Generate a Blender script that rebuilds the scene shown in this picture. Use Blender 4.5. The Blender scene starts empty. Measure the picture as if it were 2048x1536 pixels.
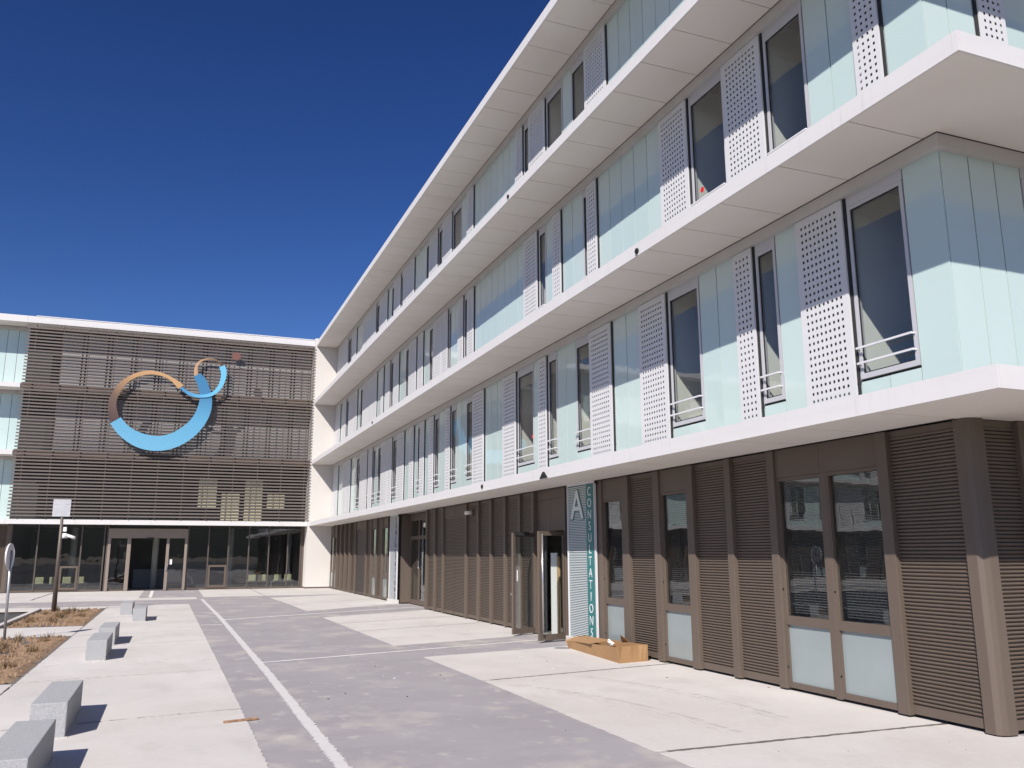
import bpy, bmesh, math, random
from mathutils import Matrix, Vector
random.seed(7)
S = bpy.context.scene
C = S.collection
R = math.radians

# ------------------------------------------------------------------ camera, sky, sun, exposure
CAMP = (0.0, 0.0, 2.0625)
YAW, PITCH, ROLL = 0.37808, 0.198162, -0.0030
fw = Vector((math.sin(YAW)*math.cos(PITCH), math.cos(YAW)*math.cos(PITCH), math.sin(PITCH)))
rt0 = Vector((math.cos(YAW), -math.sin(YAW), 0)); up0 = rt0.cross(fw)
rt = math.cos(ROLL)*rt0 + math.sin(ROLL)*up0; up = -math.sin(ROLL)*rt0 + math.cos(ROLL)*up0
cd = bpy.data.cameras.new('camera'); cam = bpy.data.objects.new('camera', cd); C.objects.link(cam)
cam.matrix_world = Matrix(((rt.x, up.x, -fw.x, CAMP[0]), (rt.y, up.y, -fw.y, CAMP[1]), (rt.z, up.z, -fw.z, CAMP[2]), (0, 0, 0, 1)))
cd.sensor_width = 36; cd.lens = 29.5; cd.clip_start = 0.05; cd.clip_end = 6000
S.camera = cam

SUN = Vector((1.385, 1.54, -1.72)).normalized()          # direction the light travels
el = math.asin(-SUN.z); az = math.atan2(-SUN.x, -SUN.y)   # azimuth from +Y towards +X
w = bpy.data.worlds.new('World'); S.world = w; w.use_nodes = True
nt = w.node_tree; bg = nt.nodes['Background']
sk = nt.nodes.new('ShaderNodeTexSky'); sk.sky_type = 'NISHITA'; sk.sun_disc = False
sk.sun_elevation = el; sk.sun_rotation = az
sk.altitude = 600; sk.air_density = 1.0; sk.dust_density = 0.7; sk.ozone_density = 3.0
gm = nt.nodes.new('ShaderNodeGamma'); gm.inputs[1].default_value = 1.4        # deep, clear-air blue
hs = nt.nodes.new('ShaderNodeHueSaturation'); hs.inputs['Value'].default_value = 0.72; hs.inputs['Saturation'].default_value = 1.12; hs.inputs['Hue'].default_value = 0.513
nt.links.new(sk.outputs[0], gm.inputs[0]); nt.links.new(gm.outputs[0], hs.inputs['Color']); nt.links.new(hs.outputs[0], bg.inputs[0])
bg.inputs[1].default_value = 0.05
ld = bpy.data.lights.new('sun', 'SUN'); ld.energy = 4.6; ld.angle = R(0.5); ld.color = (1.0, 0.94, 0.87)
sun = bpy.data.objects.new('sun', ld); C.objects.link(sun)
sun.rotation_euler = SUN.to_track_quat('-Z', 'Y').to_euler(); sun.location = (-30, -30, 40)
S.view_settings.view_transform = 'Standard'; S.view_settings.look = 'None'
S.view_settings.gamma = 1; S.view_settings.exposure = 0.45

# ------------------------------------------------------------------ materials
MATS = {}
def mat(name, col, rough=0.6, metal=0.0, noise=0.0, scale=4.0, bump=0.0, bscale=60.0, spec=0.5, coat=0.0, detail=5.0, stretch=None):
    if name in MATS: return MATS[name]
    m = bpy.data.materials.new(name); m.use_nodes = True; MATS[name] = m
    t = m.node_tree; b = t.nodes['Principled BSDF']
    b.inputs['Base Color'].default_value = (*col, 1); b.inputs['Roughness'].default_value = rough
    b.inputs['Metallic'].default_value = metal; b.inputs['Specular IOR Level'].default_value = spec
    b.inputs['Coat Weight'].default_value = coat
    if noise or bump:
        g = t.nodes.new('ShaderNodeNewGeometry'); vec = g.outputs['Position']
        if stretch:
            mp = t.nodes.new('ShaderNodeMapping'); mp.inputs['Scale'].default_value = stretch
            t.links.new(vec, mp.inputs['Vector']); vec = mp.outputs[0]
    if noise:
        n = t.nodes.new('ShaderNodeTexNoise'); n.inputs['Scale'].default_value = scale; n.inputs['Detail'].default_value = detail
        t.links.new(vec, n.inputs['Vector'])
        r = t.nodes.new('ShaderNodeValToRGB')
        r.color_ramp.elements[0].position = 0.3; r.color_ramp.elements[1].position = 0.7
        r.color_ramp.elements[0].color = (*[c*(1-noise) for c in col], 1)
        r.color_ramp.elements[1].color = (*[min(1, c*(1+noise)) for c in col], 1)
        t.links.new(n.outputs['Fac'], r.inputs[0]); t.links.new(r.outputs[0], b.inputs['Base Color'])
    if bump:
        n2 = t.nodes.new('ShaderNodeTexNoise'); n2.inputs['Scale'].default_value = bscale; n2.inputs['Detail'].default_value = 4
        t.links.new(vec, n2.inputs['Vector'])
        bp = t.nodes.new('ShaderNodeBump'); bp.inputs['Strength'].default_value = bump; bp.inputs['Distance'].default_value = 0.01
        t.links.new(n2.outputs['Fac'], bp.inputs['Height']); t.links.new(bp.outputs[0], b.inputs['Normal'])
    return m

def layered(name, base, layers, rough=0.9, bump=0.25, bscale=90):
    """base colour plus noise layers (colour, scale, lo, hi, amount, stretch) of stains and dust on the surface"""
    m = mat(name, base, rough); t = m.node_tree; b = t.nodes['Principled BSDF']
    g = t.nodes.new('ShaderNodeNewGeometry')
    cur = None
    for (col, sc, lo, hi, amt, st) in layers:
        mp = t.nodes.new('ShaderNodeMapping'); mp.inputs['Scale'].default_value = st; mp.inputs['Location'].default_value = (sc*3.1, sc*1.7, 0)
        t.links.new(g.outputs['Position'], mp.inputs['Vector'])
        n = t.nodes.new('ShaderNodeTexNoise'); n.inputs['Scale'].default_value = sc; n.inputs['Detail'].default_value = 7; n.inputs['Roughness'].default_value = 0.62
        t.links.new(mp.outputs[0], n.inputs['Vector'])
        mr = t.nodes.new('ShaderNodeMapRange'); mr.inputs[1].default_value = lo; mr.inputs[2].default_value = hi; mr.inputs[4].default_value = amt
        t.links.new(n.outputs['Fac'], mr.inputs[0])
        mx = t.nodes.new('ShaderNodeMix'); mx.data_type = 'RGBA'
        t.links.new(mr.outputs[0], mx.inputs[0])
        if cur: t.links.new(cur, mx.inputs[6])
        else: mx.inputs[6].default_value = (*base, 1)
        mx.inputs[7].default_value = (*col, 1); cur = mx.outputs[2]
    if cur: t.links.new(cur, b.inputs['Base Color'])
    n2 = t.nodes.new('ShaderNodeTexNoise'); n2.inputs['Scale'].default_value = bscale; n2.inputs['Detail'].default_value = 5
    t.links.new(g.outputs['Position'], n2.inputs['Vector'])
    bp = t.nodes.new('ShaderNodeBump'); bp.inputs['Strength'].default_value = bump; bp.inputs['Distance'].default_value = 0.008
    t.links.new(n2.outputs['Fac'], bp.inputs['Height']); t.links.new(bp.outputs[0], b.inputs['Normal'])
    return m

def glass(name, tint, ior=1.5, boost=0.0):
    m = bpy.data.materials.new(name); m.use_nodes = True; t = m.node_tree; MATS[name] = m
    t.nodes.remove(t.nodes['Principled BSDF'])
    o = t.nodes['Material Output']
    tr = t.nodes.new('ShaderNodeBsdfTransparent'); tr.inputs[0].default_value = (*tint, 1)
    gl = t.nodes.new('ShaderNodeBsdfGlossy'); gl.inputs['Roughness'].default_value = 0.004
    lw = t.nodes.new('ShaderNodeLayerWeight'); f0 = ((ior-1)/(ior+1))**2
    pw = t.nodes.new('ShaderNodeMath'); pw.operation = 'POWER'; pw.inputs[1].default_value = 5.0
    t.links.new(lw.outputs['Facing'], pw.inputs[0])
    fr = t.nodes.new('ShaderNodeMath'); fr.operation = 'MULTIPLY_ADD'; fr.inputs[1].default_value = 1-f0; fr.inputs[2].default_value = f0
    t.links.new(pw.outputs[0], fr.inputs[0])
    mx = t.nodes.new('ShaderNodeMixShader')
    # slight unevenness of the panes, so that reflections waver
    g = t.nodes.new('ShaderNodeNewGeometry'); n = t.nodes.new('ShaderNodeTexNoise'); n.inputs['Scale'].default_value = 1.1
    t.links.new(g.outputs['Position'], n.inputs['Vector'])
    bp = t.nodes.new('ShaderNodeBump'); bp.inputs['Strength'].default_value = 0.05; bp.inputs['Distance'].default_value = 0.05
    t.links.new(n.outputs['Fac'], bp.inputs['Height']); t.links.new(bp.outputs[0], gl.inputs['Normal'])
    ad = t.nodes.new('ShaderNodeMath'); ad.inputs[1].default_value = boost; ad.use_clamp = True
    t.links.new(fr.outputs[0], ad.inputs[0])
    t.links.new(ad.outputs[0], mx.inputs[0]); t.links.new(tr.outputs[0], mx.inputs[1]); t.links.new(gl.outputs[0], mx.inputs[2])
    t.links.new(mx.outputs[0], o.inputs[0]); return m

def mint_glass():
    m = mat('mint_glass', (0.56, 0.73, 0.71), 0.35, spec=0.5, coat=1.0)
    b = m.node_tree.nodes['Principled BSDF']; b.inputs['Coat Roughness'].default_value = 0.015; b.inputs['Coat IOR'].default_value = 1.5
    t = m.node_tree; oi = t.nodes.new('ShaderNodeObjectInfo')
    mx = t.nodes.new('ShaderNodeMix'); mx.data_type = 'RGBA'
    mx.inputs[6].default_value = (0.48, 0.60, 0.583, 1); mx.inputs[7].default_value = (0.52, 0.63, 0.608, 1)
    t.links.new(oi.outputs['Random'], mx.inputs[0]); t.links.new(mx.outputs[2], b.inputs['Base Color'])
    g = t.nodes.new('ShaderNodeNewGeometry'); n = t.nodes.new('ShaderNodeTexNoise'); n.inputs['Scale'].default_value = 1.6
    t.links.new(g.outputs['Position'], n.inputs['Vector'])
    bp = t.nodes.new('ShaderNodeBump'); bp.inputs['Strength'].default_value = 0.06; bp.inputs['Distance'].default_value = 0.05
    t.links.new(n.outputs['Fac'], bp.inputs['Height']); t.links.new(bp.outputs[0], b.inputs['Coat Normal'])
    return m

M_WHITE = layered('white_panel', (0.63, 0.615, 0.615), [((0.54, 0.52, 0.50), 0.9, 0.5, 0.8, 0.5, (1, 0.35, 3)), ((0.42, 0.40, 0.37), 1.0, 0.58, 0.78, 0.45, (1, 11, 0.7)), ((0.58, 0.57, 0.57), 7, 0.55, 0.8, 0.35, (1, 1, 1))], 0.55, 0.05, 40)
M_SOFFIT = layered('soffit_board', (0.74, 0.70, 0.66), [((0.66, 0.62, 0.575), 0.5, 0.42, 0.75, 0.7, (1, 1, 1)), ((0.69, 0.65, 0.60), 9, 0.5, 0.8, 0.4, (1, 1, 1)), ((0.50, 0.47, 0.43), 26, 0.72, 0.8, 0.35, (1, 1, 1))], 0.7, 0.08, 60)
M_RENDER = layered('white_render', (0.585, 0.555, 0.525), [((0.53, 0.50, 0.47), 0.8, 0.45, 0.8, 0.5, (1, 1, 0.6))], 0.85, 0.12, 120)
M_MINT = mint_glass()
M_SLABB = mat('slab_concrete', (0.30, 0.28, 0.26), 0.9, noise=0.1, scale=2)
M_ALU = mat('white_aluminium', (0.62, 0.62, 0.65), 0.42, 0.0, noise=0.03, scale=3)
M_PERF = mat('perforated_white_metal', (0.60, 0.60, 0.615), 0.45, 0.0, noise=0.02, scale=2)
M_FRAME = mat('light_grey_frame', (0.52, 0.52, 0.55), 0.40, 0.15)
M_HEAD = mat('header_grey', (0.50, 0.485, 0.475), 0.5, 0.1, noise=0.05, scale=2)
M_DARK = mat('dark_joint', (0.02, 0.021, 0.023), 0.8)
M_BROWN = layered('bronze_cladding', (0.116, 0.090, 0.072), [((0.134, 0.105, 0.085), 1.2, 0.45, 0.75, 0.6, (1, 1, 0.3)), ((0.098, 0.075, 0.060), 14, 0.55, 0.8, 0.4, (1, 1, 1))], 0.5, 0.03, 60)
M_BROWN.node_tree.nodes['Principled BSDF'].inputs['Specular IOR Level'].default_value = 0.35
M_SLAT = mat('taupe_slat', (0.140, 0.116, 0.102), 0.5, 0.0, noise=0.06, scale=1.5)
M_BROWNEDGE = mat('brown_slab_edge', (0.085, 0.058, 0.047), 0.7, noise=0.1, scale=2)
M_GLASS = glass('window_glass', (0.90, 0.92, 0.92), 1.5, 0.035)
M_GLASS_D = glass('dark_lobby_glass', (0.74, 0.77, 0.79), 1.5, 0.06)
M_DOORGL = glass('door_glass', (0.88, 0.91, 0.90), 1.5, 0.03)
M_FROST = mat('frosted_glass', (0.25, 0.29, 0.295), 0.28, noise=0.05, scale=1.5, coat=0.6)
M_INT = mat('interior_wall', (0.72, 0.71, 0.64), 0.9, noise=0.05, scale=1)
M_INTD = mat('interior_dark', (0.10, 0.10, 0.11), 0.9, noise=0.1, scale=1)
M_INTF = mat('interior_floor', (0.22, 0.21, 0.20), 0.5, noise=0.1, scale=2)
M_PALE = mat('pale_blind', (0.25, 0.25, 0.262), 0.7, noise=0.04, scale=2)
M_CREAM = mat('cream_panel', (0.40, 0.38, 0.27), 0.8, noise=0.04, scale=2)
M_STEEL = mat('brushed_steel', (0.62, 0.60, 0.58), 0.28, 0.9)
M_BLACK = mat('black_rubber', (0.012, 0.012, 0.013), 0.6)
M_RED = mat('red_sticker', (0.62, 0.015, 0.02), 0.5)
M_WHITEP = mat('white_plastic', (0.80, 0.80, 0.80), 0.4)
M_PAPER = mat('white_paper', (0.78, 0.77, 0.74), 0.9)
M_CONC = layered('light_concrete', (0.525, 0.497, 0.472), [((0.60, 0.573, 0.55), 0.35, 0.42, 0.68, 0.75, (1, 1, 1)), ((0.43, 0.40, 0.375), 1.3, 0.52, 0.72, 0.6, (1, 0.5, 1)), ((0.47, 0.435, 0.40), 0.22, 0.5, 0.62, 0.5, (1, 1, 1)), ((0.61, 0.58, 0.56), 11, 0.5, 0.75, 0.45, (1, 1, 1)), ((0.43, 0.395, 0.37), 4.0, 0.60, 0.72, 0.4, (0.5, 2.2, 1)), ((0.36, 0.33, 0.31), 55, 0.68, 0.8, 0.35, (1, 1, 1))], 0.9, 0.22, 70)
M_GREY = layered('grey_concrete', (0.292, 0.273, 0.285), [((0.35, 0.33, 0.338), 0.5, 0.42, 0.7, 0.7, (1, 1, 1)), ((0.48, 0.44, 0.39), 0.75, 0.53, 0.68, 0.7, (1, 0.8, 1)), ((0.52, 0.48, 0.42), 2.6, 0.58, 0.68, 0.5, (1, 0.8, 1)), ((0.245, 0.228, 0.238), 1.6, 0.52, 0.75, 0.45, (0.6, 1.4, 1)), ((0.40, 0.378, 0.37), 6.0, 0.6, 0.76, 0.4, (1.6, 0.5, 1)), ((0.55, 0.525, 0.495), 48, 0.66, 0.74, 0.5, (1, 1, 1)), ((0.20, 0.185, 0.19), 75, 0.6, 0.72, 0.45, (1, 1, 1))], 0.9, 0.25, 80)
M_JOINT = mat('joint_filler', (0.13, 0.115, 0.105), 0.95, noise=0.25, scale=6)
M_STRIP = layered('white_cement_smear', (0.56, 0.54, 0.535), [((0.48, 0.455, 0.45), 5, 0.45, 0.7, 0.6, (1, 1, 1)), ((0.60, 0.58, 0.57), 22, 0.5, 0.75, 0.5, (1, 1, 1))], 0.95, 0.4, 60)
M_LINE = mat('white_line', (0.68, 0.65, 0.63), 0.9, noise=0.12, scale=9)
M_ASPH = layered('asphalt', (0.055, 0.055, 0.058), [((0.09, 0.088, 0.085), 0.7, 0.45, 0.7, 0.7, (1, 1, 1)), ((0.12, 0.115, 0.11), 40, 0.6, 0.75, 0.5, (1, 1, 1))], 0.95, 0.4, 140)
M_SOIL = layered('dry_soil', (0.265, 0.172, 0.105), [((0.19, 0.118, 0.07), 2.2, 0.45, 0.68, 0.8, (1, 1, 1)), ((0.35, 0.25, 0.165), 8, 0.5, 0.72, 0.7, (1, 1, 1)), ((0.14, 0.088, 0.055), 24, 0.55, 0.75, 0.6, (1, 1, 1))], 1.0, 0.9, 35)
M_DRYG = mat('dry_grass', (0.17, 0.11, 0.055), 0.9, noise=0.45, scale=7)
M_GRANITE = layered('grey_granite', (0.33, 0.335, 0.345), [((0.44, 0.445, 0.455), 60, 0.48, 0.62, 0.8, (1, 1, 1)), ((0.17, 0.175, 0.185), 85, 0.56, 0.68, 0.8, (1, 1, 1)), ((0.38, 0.37, 0.36), 2.5, 0.45, 0.7, 0.4, (1, 1, 1))], 0.75, 0.25, 110)
M_CARD = layered('cardboard', (0.335, 0.195, 0.092), [((0.28, 0.158, 0.07), 2.5, 0.45, 0.7, 0.6, (1, 1, 1)), ((0.39, 0.24, 0.12), 8, 0.55, 0.75, 0.4, (1, 1, 1))], 0.8, 0.05, 60)
M_WOOD = mat('weathered_wood', (0.33, 0.20, 0.12), 0.8, noise=0.3, scale=20)
M_POLE = mat('bronze_pole', (0.13, 0.105, 0.09), 0.5, 0.2, noise=0.1, scale=3)
M_GALV = mat('galvanised_steel', (0.42, 0.425, 0.44), 0.42, 0.55, noise=0.08, scale=6)
M_PLATE = mat('sign_plate_back', (0.55, 0.55, 0.57), 0.5, 0.25, noise=0.07, scale=4)
M_GREENCH = mat('lime_upholstery', (0.80, 0.74, 0.40), 0.8, noise=0.06, scale=8)
M_TEAL = mat('teal_panel', (0.03, 0.165, 0.165), 0.4)
M_SIGNW = mat('sign_slat_white', (0.62, 0.65, 0.66), 0.45)
M_GROUND = layered('bare_ground', (0.24, 0.20, 0.15), [((0.14, 0.13, 0.08), 0.02, 0.45, 0.6, 0.8, (1, 1, 1)), ((0.30, 0.26, 0.2), 0.3, 0.45, 0.7, 0.6, (1, 1, 1))], 1.0, 0.3, 5)
M_HILL = layered('wooded_hill', (0.03, 0.036, 0.028), [((0.018, 0.024, 0.018), 0.03, 0.45, 0.6, 0.9, (1, 1, 1)), ((0.05, 0.052, 0.04), 0.12, 0.5, 0.7, 0.6, (1, 1, 1))], 1.0, 0.0, 1)

def gradient(name, ax, stops, rough=0.4):
    """paint that fades from one colour to another along a world axis (printed emblem colours)"""
    m = mat(name, (0.5, 0.5, 0.5), rough); t = m.node_tree
    g = t.nodes.new('ShaderNodeNewGeometry'); dp = t.nodes.new('ShaderNodeVectorMath'); dp.operation = 'DOT_PRODUCT'
    a, lo, hi = ax; dp.inputs[1].default_value = a
    t.links.new(g.outputs['Position'], dp.inputs[0])
    mr = t.nodes.new('ShaderNodeMapRange'); mr.inputs[1].default_value = lo; mr.inputs[2].default_value = hi
    t.links.new(dp.outputs['Value'], mr.inputs[0])
    r = t.nodes.new('ShaderNodeValToRGB'); e = r.color_ramp.elements
    e[0].position, e[0].color = stops[0][0], (*stops[0][1], 1); e[1].position, e[1].color = stops[-1][0], (*stops[-1][1], 1)
    for p, c in stops[1:-1]:
        x = e.new(p); x.color = (*c, 1)
    t.links.new(mr.outputs[0], r.inputs[0]); t.links.new(r.outputs[0], t.nodes['Principled BSDF'].inputs['Base Color'])
    return m

# ------------------------------------------------------------------ mesh and object helpers
ORG = {}
def origin(o): return ORG.get(o.name, Vector((0, 0, 0))) if o else Vector((0, 0, 0))
class MB:
    def __init__(s): s.v = []; s.f = []
    def box(s, x0, x1, y0, y1, z0, z1):
        x0, x1 = min(x0, x1), max(x0, x1); y0, y1 = min(y0, y1), max(y0, y1); z0, z1 = min(z0, z1), max(z0, z1)
        n = len(s.v)
        s.v += [(x0,y0,z0),(x1,y0,z0),(x1,y1,z0),(x0,y1,z0),(x0,y0,z1),(x1,y0,z1),(x1,y1,z1),(x0,y1,z1)]
        s.f += [tuple(n+i for i in q) for q in ((3,2,1,0),(4,5,6,7),(0,1,5,4),(1,2,6,5),(2,3,7,6),(3,0,4,7))]
        return s
    def quad(s, a, b, c, d):
        n = len(s.v); s.v += [a, b, c, d]; s.f.append((n, n+1, n+2, n+3)); return s
    def slab(s, pts, z0, z1):                       # convex or simple polygon, counter-clockwise, extruded
        n = len(s.v); k = len(pts)
        s.v += [(p[0], p[1], z0) for p in pts] + [(p[0], p[1], z1) for p in pts]
        s.f.append(tuple(n+k+i for i in range(k))); s.f.append(tuple(n+i for i in reversed(range(k))))
        for i in range(k):
            j = (i+1) % k; s.f.append((n+i, n+j, n+k+j, n+k+i))
        return s
    def tube(s, a, b, r0, r1=None, seg=12, cap=True):
        r1 = r0 if r1 is None else r1
        a, b = Vector(a), Vector(b); d = (b-a).normalized()
        u = d.orthogonal().normalized(); v = d.cross(u); n = len(s.v)
        for p, r in ((a, r0), (b, r1)):
            for i in range(seg):
                t = 2*math.pi*i/seg; s.v.append(tuple(p + r*(math.cos(t)*u + math.sin(t)*v)))
        for i in range(seg):
            j = (i+1) % seg; s.f.append((n+i, n+j, n+seg+j, n+seg+i))
        if cap:
            s.f.append(tuple(n+i for i in reversed(range(seg)))); s.f.append(tuple(n+seg+i for i in range(seg)))
        return s
    def mesh(s, name, m, off=Vector((0,0,0)), smooth=False):
        me = bpy.data.meshes.new(name)
        me.from_pydata([(v[0]-off.x, v[1]-off.y, v[2]-off.z) for v in s.v], [], s.f); me.update()
        if m: me.materials.append(m)
        if smooth:
            for p in me.polygons: p.use_smooth = True
        return me
    def build(s, name, m, parent=None, smooth=False, bevel=0.0, at=None):
        off = origin(parent) if at is None else Vector(at)
        me = s.mesh(name, m, off, smooth)
        if bevel:
            bm = bmesh.new(); bm.from_mesh(me)
            bmesh.ops.bevel(bm, geom=bm.edges[:], offset=bevel, segments=2, affect='EDGES', profile=0.6)
            bm.to_mesh(me); bm.free()
        o = bpy.data.objects.new(name, me); C.objects.link(o)
        o.parent = parent
        if at is not None:
            o.location = Vector(at) - origin(parent); ORG[o.name] = Vector(at)
        else: ORG[o.name] = off
        return o
def place(name, me, parent, loc, rotz=0.0, sx=1.0, sz=1.0):
    o = bpy.data.objects.new(name, me); C.objects.link(o); o.parent = parent
    o.location = Vector(loc) - origin(parent); o.rotation_euler = (0, 0, rotz); o.scale = (sx, 1, sz)
    return o
def tag(o, label=None, cat=None, group=None, kind=None):
    if label: o['label'] = label
    if cat: o['category'] = cat
    if group: o['group'] = group
    if kind: o['kind'] = kind
    return o
def thing(name, label, cat, loc, group=None):
    o = bpy.data.objects.new(name, None); C.objects.link(o); o.location = loc; o.empty_display_size = 0.3
    ORG[o.name] = Vector(loc); return tag(o, label, cat, group)
def text_mesh(ch, size, depth, m, offset=0.0):
    cu = bpy.data.curves.new('glyph', 'FONT'); cu.body = ch; cu.size = size; cu.extrude = depth; cu.align_x = 'CENTER'; cu.resolution_u = 4; cu.offset = offset
    o = bpy.data.objects.new('glyph', cu); C.objects.link(o)
    bpy.context.view_layer.update()
    me = bpy.data.meshes.new_from_object(o.evaluated_get(bpy.context.evaluated_depsgraph_get()))
    bpy.data.objects.remove(o); bpy.data.curves.remove(cu)
    me.materials.clear(); me.materials.append(m); return me

# ------------------------------------------------------------------ ground and paving
def sheet(name, pts, z, m, parent=None):
    b = MB(); n = len(pts); b.v = [(x, y, z) for x, y in pts]; b.f = [tuple(range(n))]
    return b.build(name, m, parent)
tag(sheet('ground', [(-2500, -2500), (2500, -2500), (2500, 2500), (-2500, 2500)], -0.10, M_GROUND), kind='structure')
tag(sheet('car_park', [(-60, -90), (60, -90), (60, -9), (-60, -9)], -0.02, M_ASPH), kind='structure')
tag(sheet('side_road', [(-45, -9), (-4.55, -9), (-4.55, 36.0), (-45, 36.0)], -0.06, M_ASPH), kind='structure')

drive = sheet('driveway', [(0.9, -9), (9.3, -9), (9.3, 54), (-3, 54), (-3, 43.0), (-45, 43.0), (-45, 38.2), (0.7, 38.2)], 0.0, M_GREY)
tag(drive, kind='structure')
pav = sheet('pavement', [(-4.4, -9), (0.98, -9), (0.85, 38.3), (-4.4, 38.3)], -0.012, M_JOINT); tag(pav, kind='structure')
fore = sheet('forecourt', [(-45, 42.2), (9.3, 42.2), (9.3, 54), (-45, 54)], -0.006, M_JOINT); tag(fore, kind='structure')

def rough_quad(b, p, z0, z1, n=60, j=0.011):
    """paving slab with slightly broken edges; p = four corners counter-clockwise"""
    out = []
    for i in range(4):
        a, c = p[i], p[(i+1) % 4]
        for k in range(n):
            t = k/n; q = (a[0]+(c[0]-a[0])*t, a[1]+(c[1]-a[1])*t)
            out.append((q[0]+random.uniform(-j, j)*(k > 0), q[1]+random.uniform(-j, j)*(k > 0)))
    b.slab(out, z0, z1)
def lx(y):   # right-hand edge of the left pavement
    return 1.03 - max(0, y-10)*0.0088
G = 0.045
ly = [(-9, -9), (3.4, 3.6), (7.6, 7.9), (12.0, 12.5), (16.29, 16.76), (18.75, 18.4), (21.7, 22.46), (24.75, 25.4), (28.35, 28.55), (31.6, 32.0), (34.7, 35.3), (38.2, 38.5)]
for (a0, a1), (b0, b1) in zip(ly[:-1], ly[1:]):
    b = MB(); rough_quad(b, [(-2.22, a0+G), (lx(a1), a1+G), (lx(b1), b1-G), (-2.22, b0-G)], -0.05, 0.006); b.build('concrete_slab', M_CONC, pav)
for y0, y1 in ((-9, 3.4), (3.4, 7.6), (7.6, 12.0), (12.0, 16.2), (25.05, 28.15), (36.6, 38.2)):
    b = MB(); rough_quad(b, [(-4.35, y0+G), (-2.25, y0+G), (-2.25, y1-G), (-4.35, y1-G)], -0.05, 0.006); b.build('concrete_slab', M_CONC, pav)
b = MB(); rough_quad(b, [(-45, 36.7), (-4.38, 36.7), (-4.38, 38.2), (-45, 38.2)], -0.05, 0.006); b.build('concrete_slab', M_CONC, pav)
tag(sheet('joint_bed', [(5.0, -8.9), (9.0, -8.9), (9.0, 17.7), (5.0, 16.95)], 0.002, M_JOINT, drive), kind='stuff'); tag(sheet('joint_bed', [(4.95, 19.5), (9.0, 20.9), (9.0, 30.5), (4.8, 28.4)], 0.002, M_JOINT, drive), kind='stuff'); tag(sheet('joint_bed', [(4.8, 32.2), (9.0, 35.4), (9.0, 44.0), (4.6, 42.0)], 0.002, M_JOINT, drive), kind='stuff')
def rx(y): return 4.88 - max(0, y-14)*0.012 - (0.12 if y > 38 else 0)
for (a0, a1), (b0, b1) in [((-9, -9), (2.6, 2.7)), ((2.6, 2.7), (8.17, 8.12)), ((8.17, 8.12), (13.6, 14.3)), ((13.6, 14.3), (17.1, 17.95)), ((19.32, 20.55), (23.2, 24.75)),
                           ((23.2, 24.75), (26.0, 27.6)), ((26.0, 27.6), (28.64, 31.0)), ((31.92, 35.1), (36.4, 39.4)), ((36.4, 39.4), (42.1, 44.2))]:
    b = MB(); rough_quad(b, [(rx(a0), a0+G), (9.1, a1+G), (9.1, b1-G), (rx(b0), b0-G)], -0.05, 0.006); b.build('concrete_slab', M_CONC, drive)
for x0, x1 in ((-45, -38), (-38, -31), (-31, -24), (-24, -17), (-17, -10.2), (-10.2, -5.8), (-5.8, -1.3), (1.5, 4.4), (4.4, 9.0)):
    b = MB(); rough_quad(b, [(x0+G, 44.3), (x1-G, 44.3), (x1-G, 53.2), (x0+G, 53.2)], -0.05, 0.007); b.build('concrete_slab', M_CONC, fore)
b = MB(); rough_quad(b, [(-45, 42.9), (1.2, 42.5), (1.2, 44.25), (-45, 44.25)], -0.05, 0.007); b.build('concrete_slab', M_CONC, fore)

# thin cast-in lines and the smeared cement strip along the drive
def line(name, a, c, wd, parent, m=M_LINE, z=0.0055):
    a, c = Vector((*a, 0)), Vector((*c, 0)); d = (c-a).normalized(); n = Vector((-d.y, d.x, 0))*wd/2
    L = []; Rr = []; k = 40
    for i in range(k+1):
        p = a+(c-a)*i/k
        L.append((p+n*(1+random.uniform(-.25, .25)))); Rr.append((p-n*(1+random.uniform(-.25, .25))))
    b = MB()
    for i in range(k): b.quad((Rr[i].x, Rr[i].y, z), (Rr[i+1].x, Rr[i+1].y, z), (L[i+1].x, L[i+1].y, z), (L[i].x, L[i].y, z))
    return b.build(name, m, parent)
line('painted_line', (1.72, 17.44), (8.6, 19.3), 0.11, drive)
line('painted_line', (1.64, 28.98), (9.0, 32.6), 0.17, drive)
line('painted_line', (0.9, 27.07), (1.5, 26.95), 0.14, drive)
line('painted_line', (-44, 42.55), (1.4, 42.1), 0.14, drive, z=0.0095)
line('painted_line', (-0.85, 44.6), (-0.9, 52.6), 0.16, fore, z=0.0105)
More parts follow.
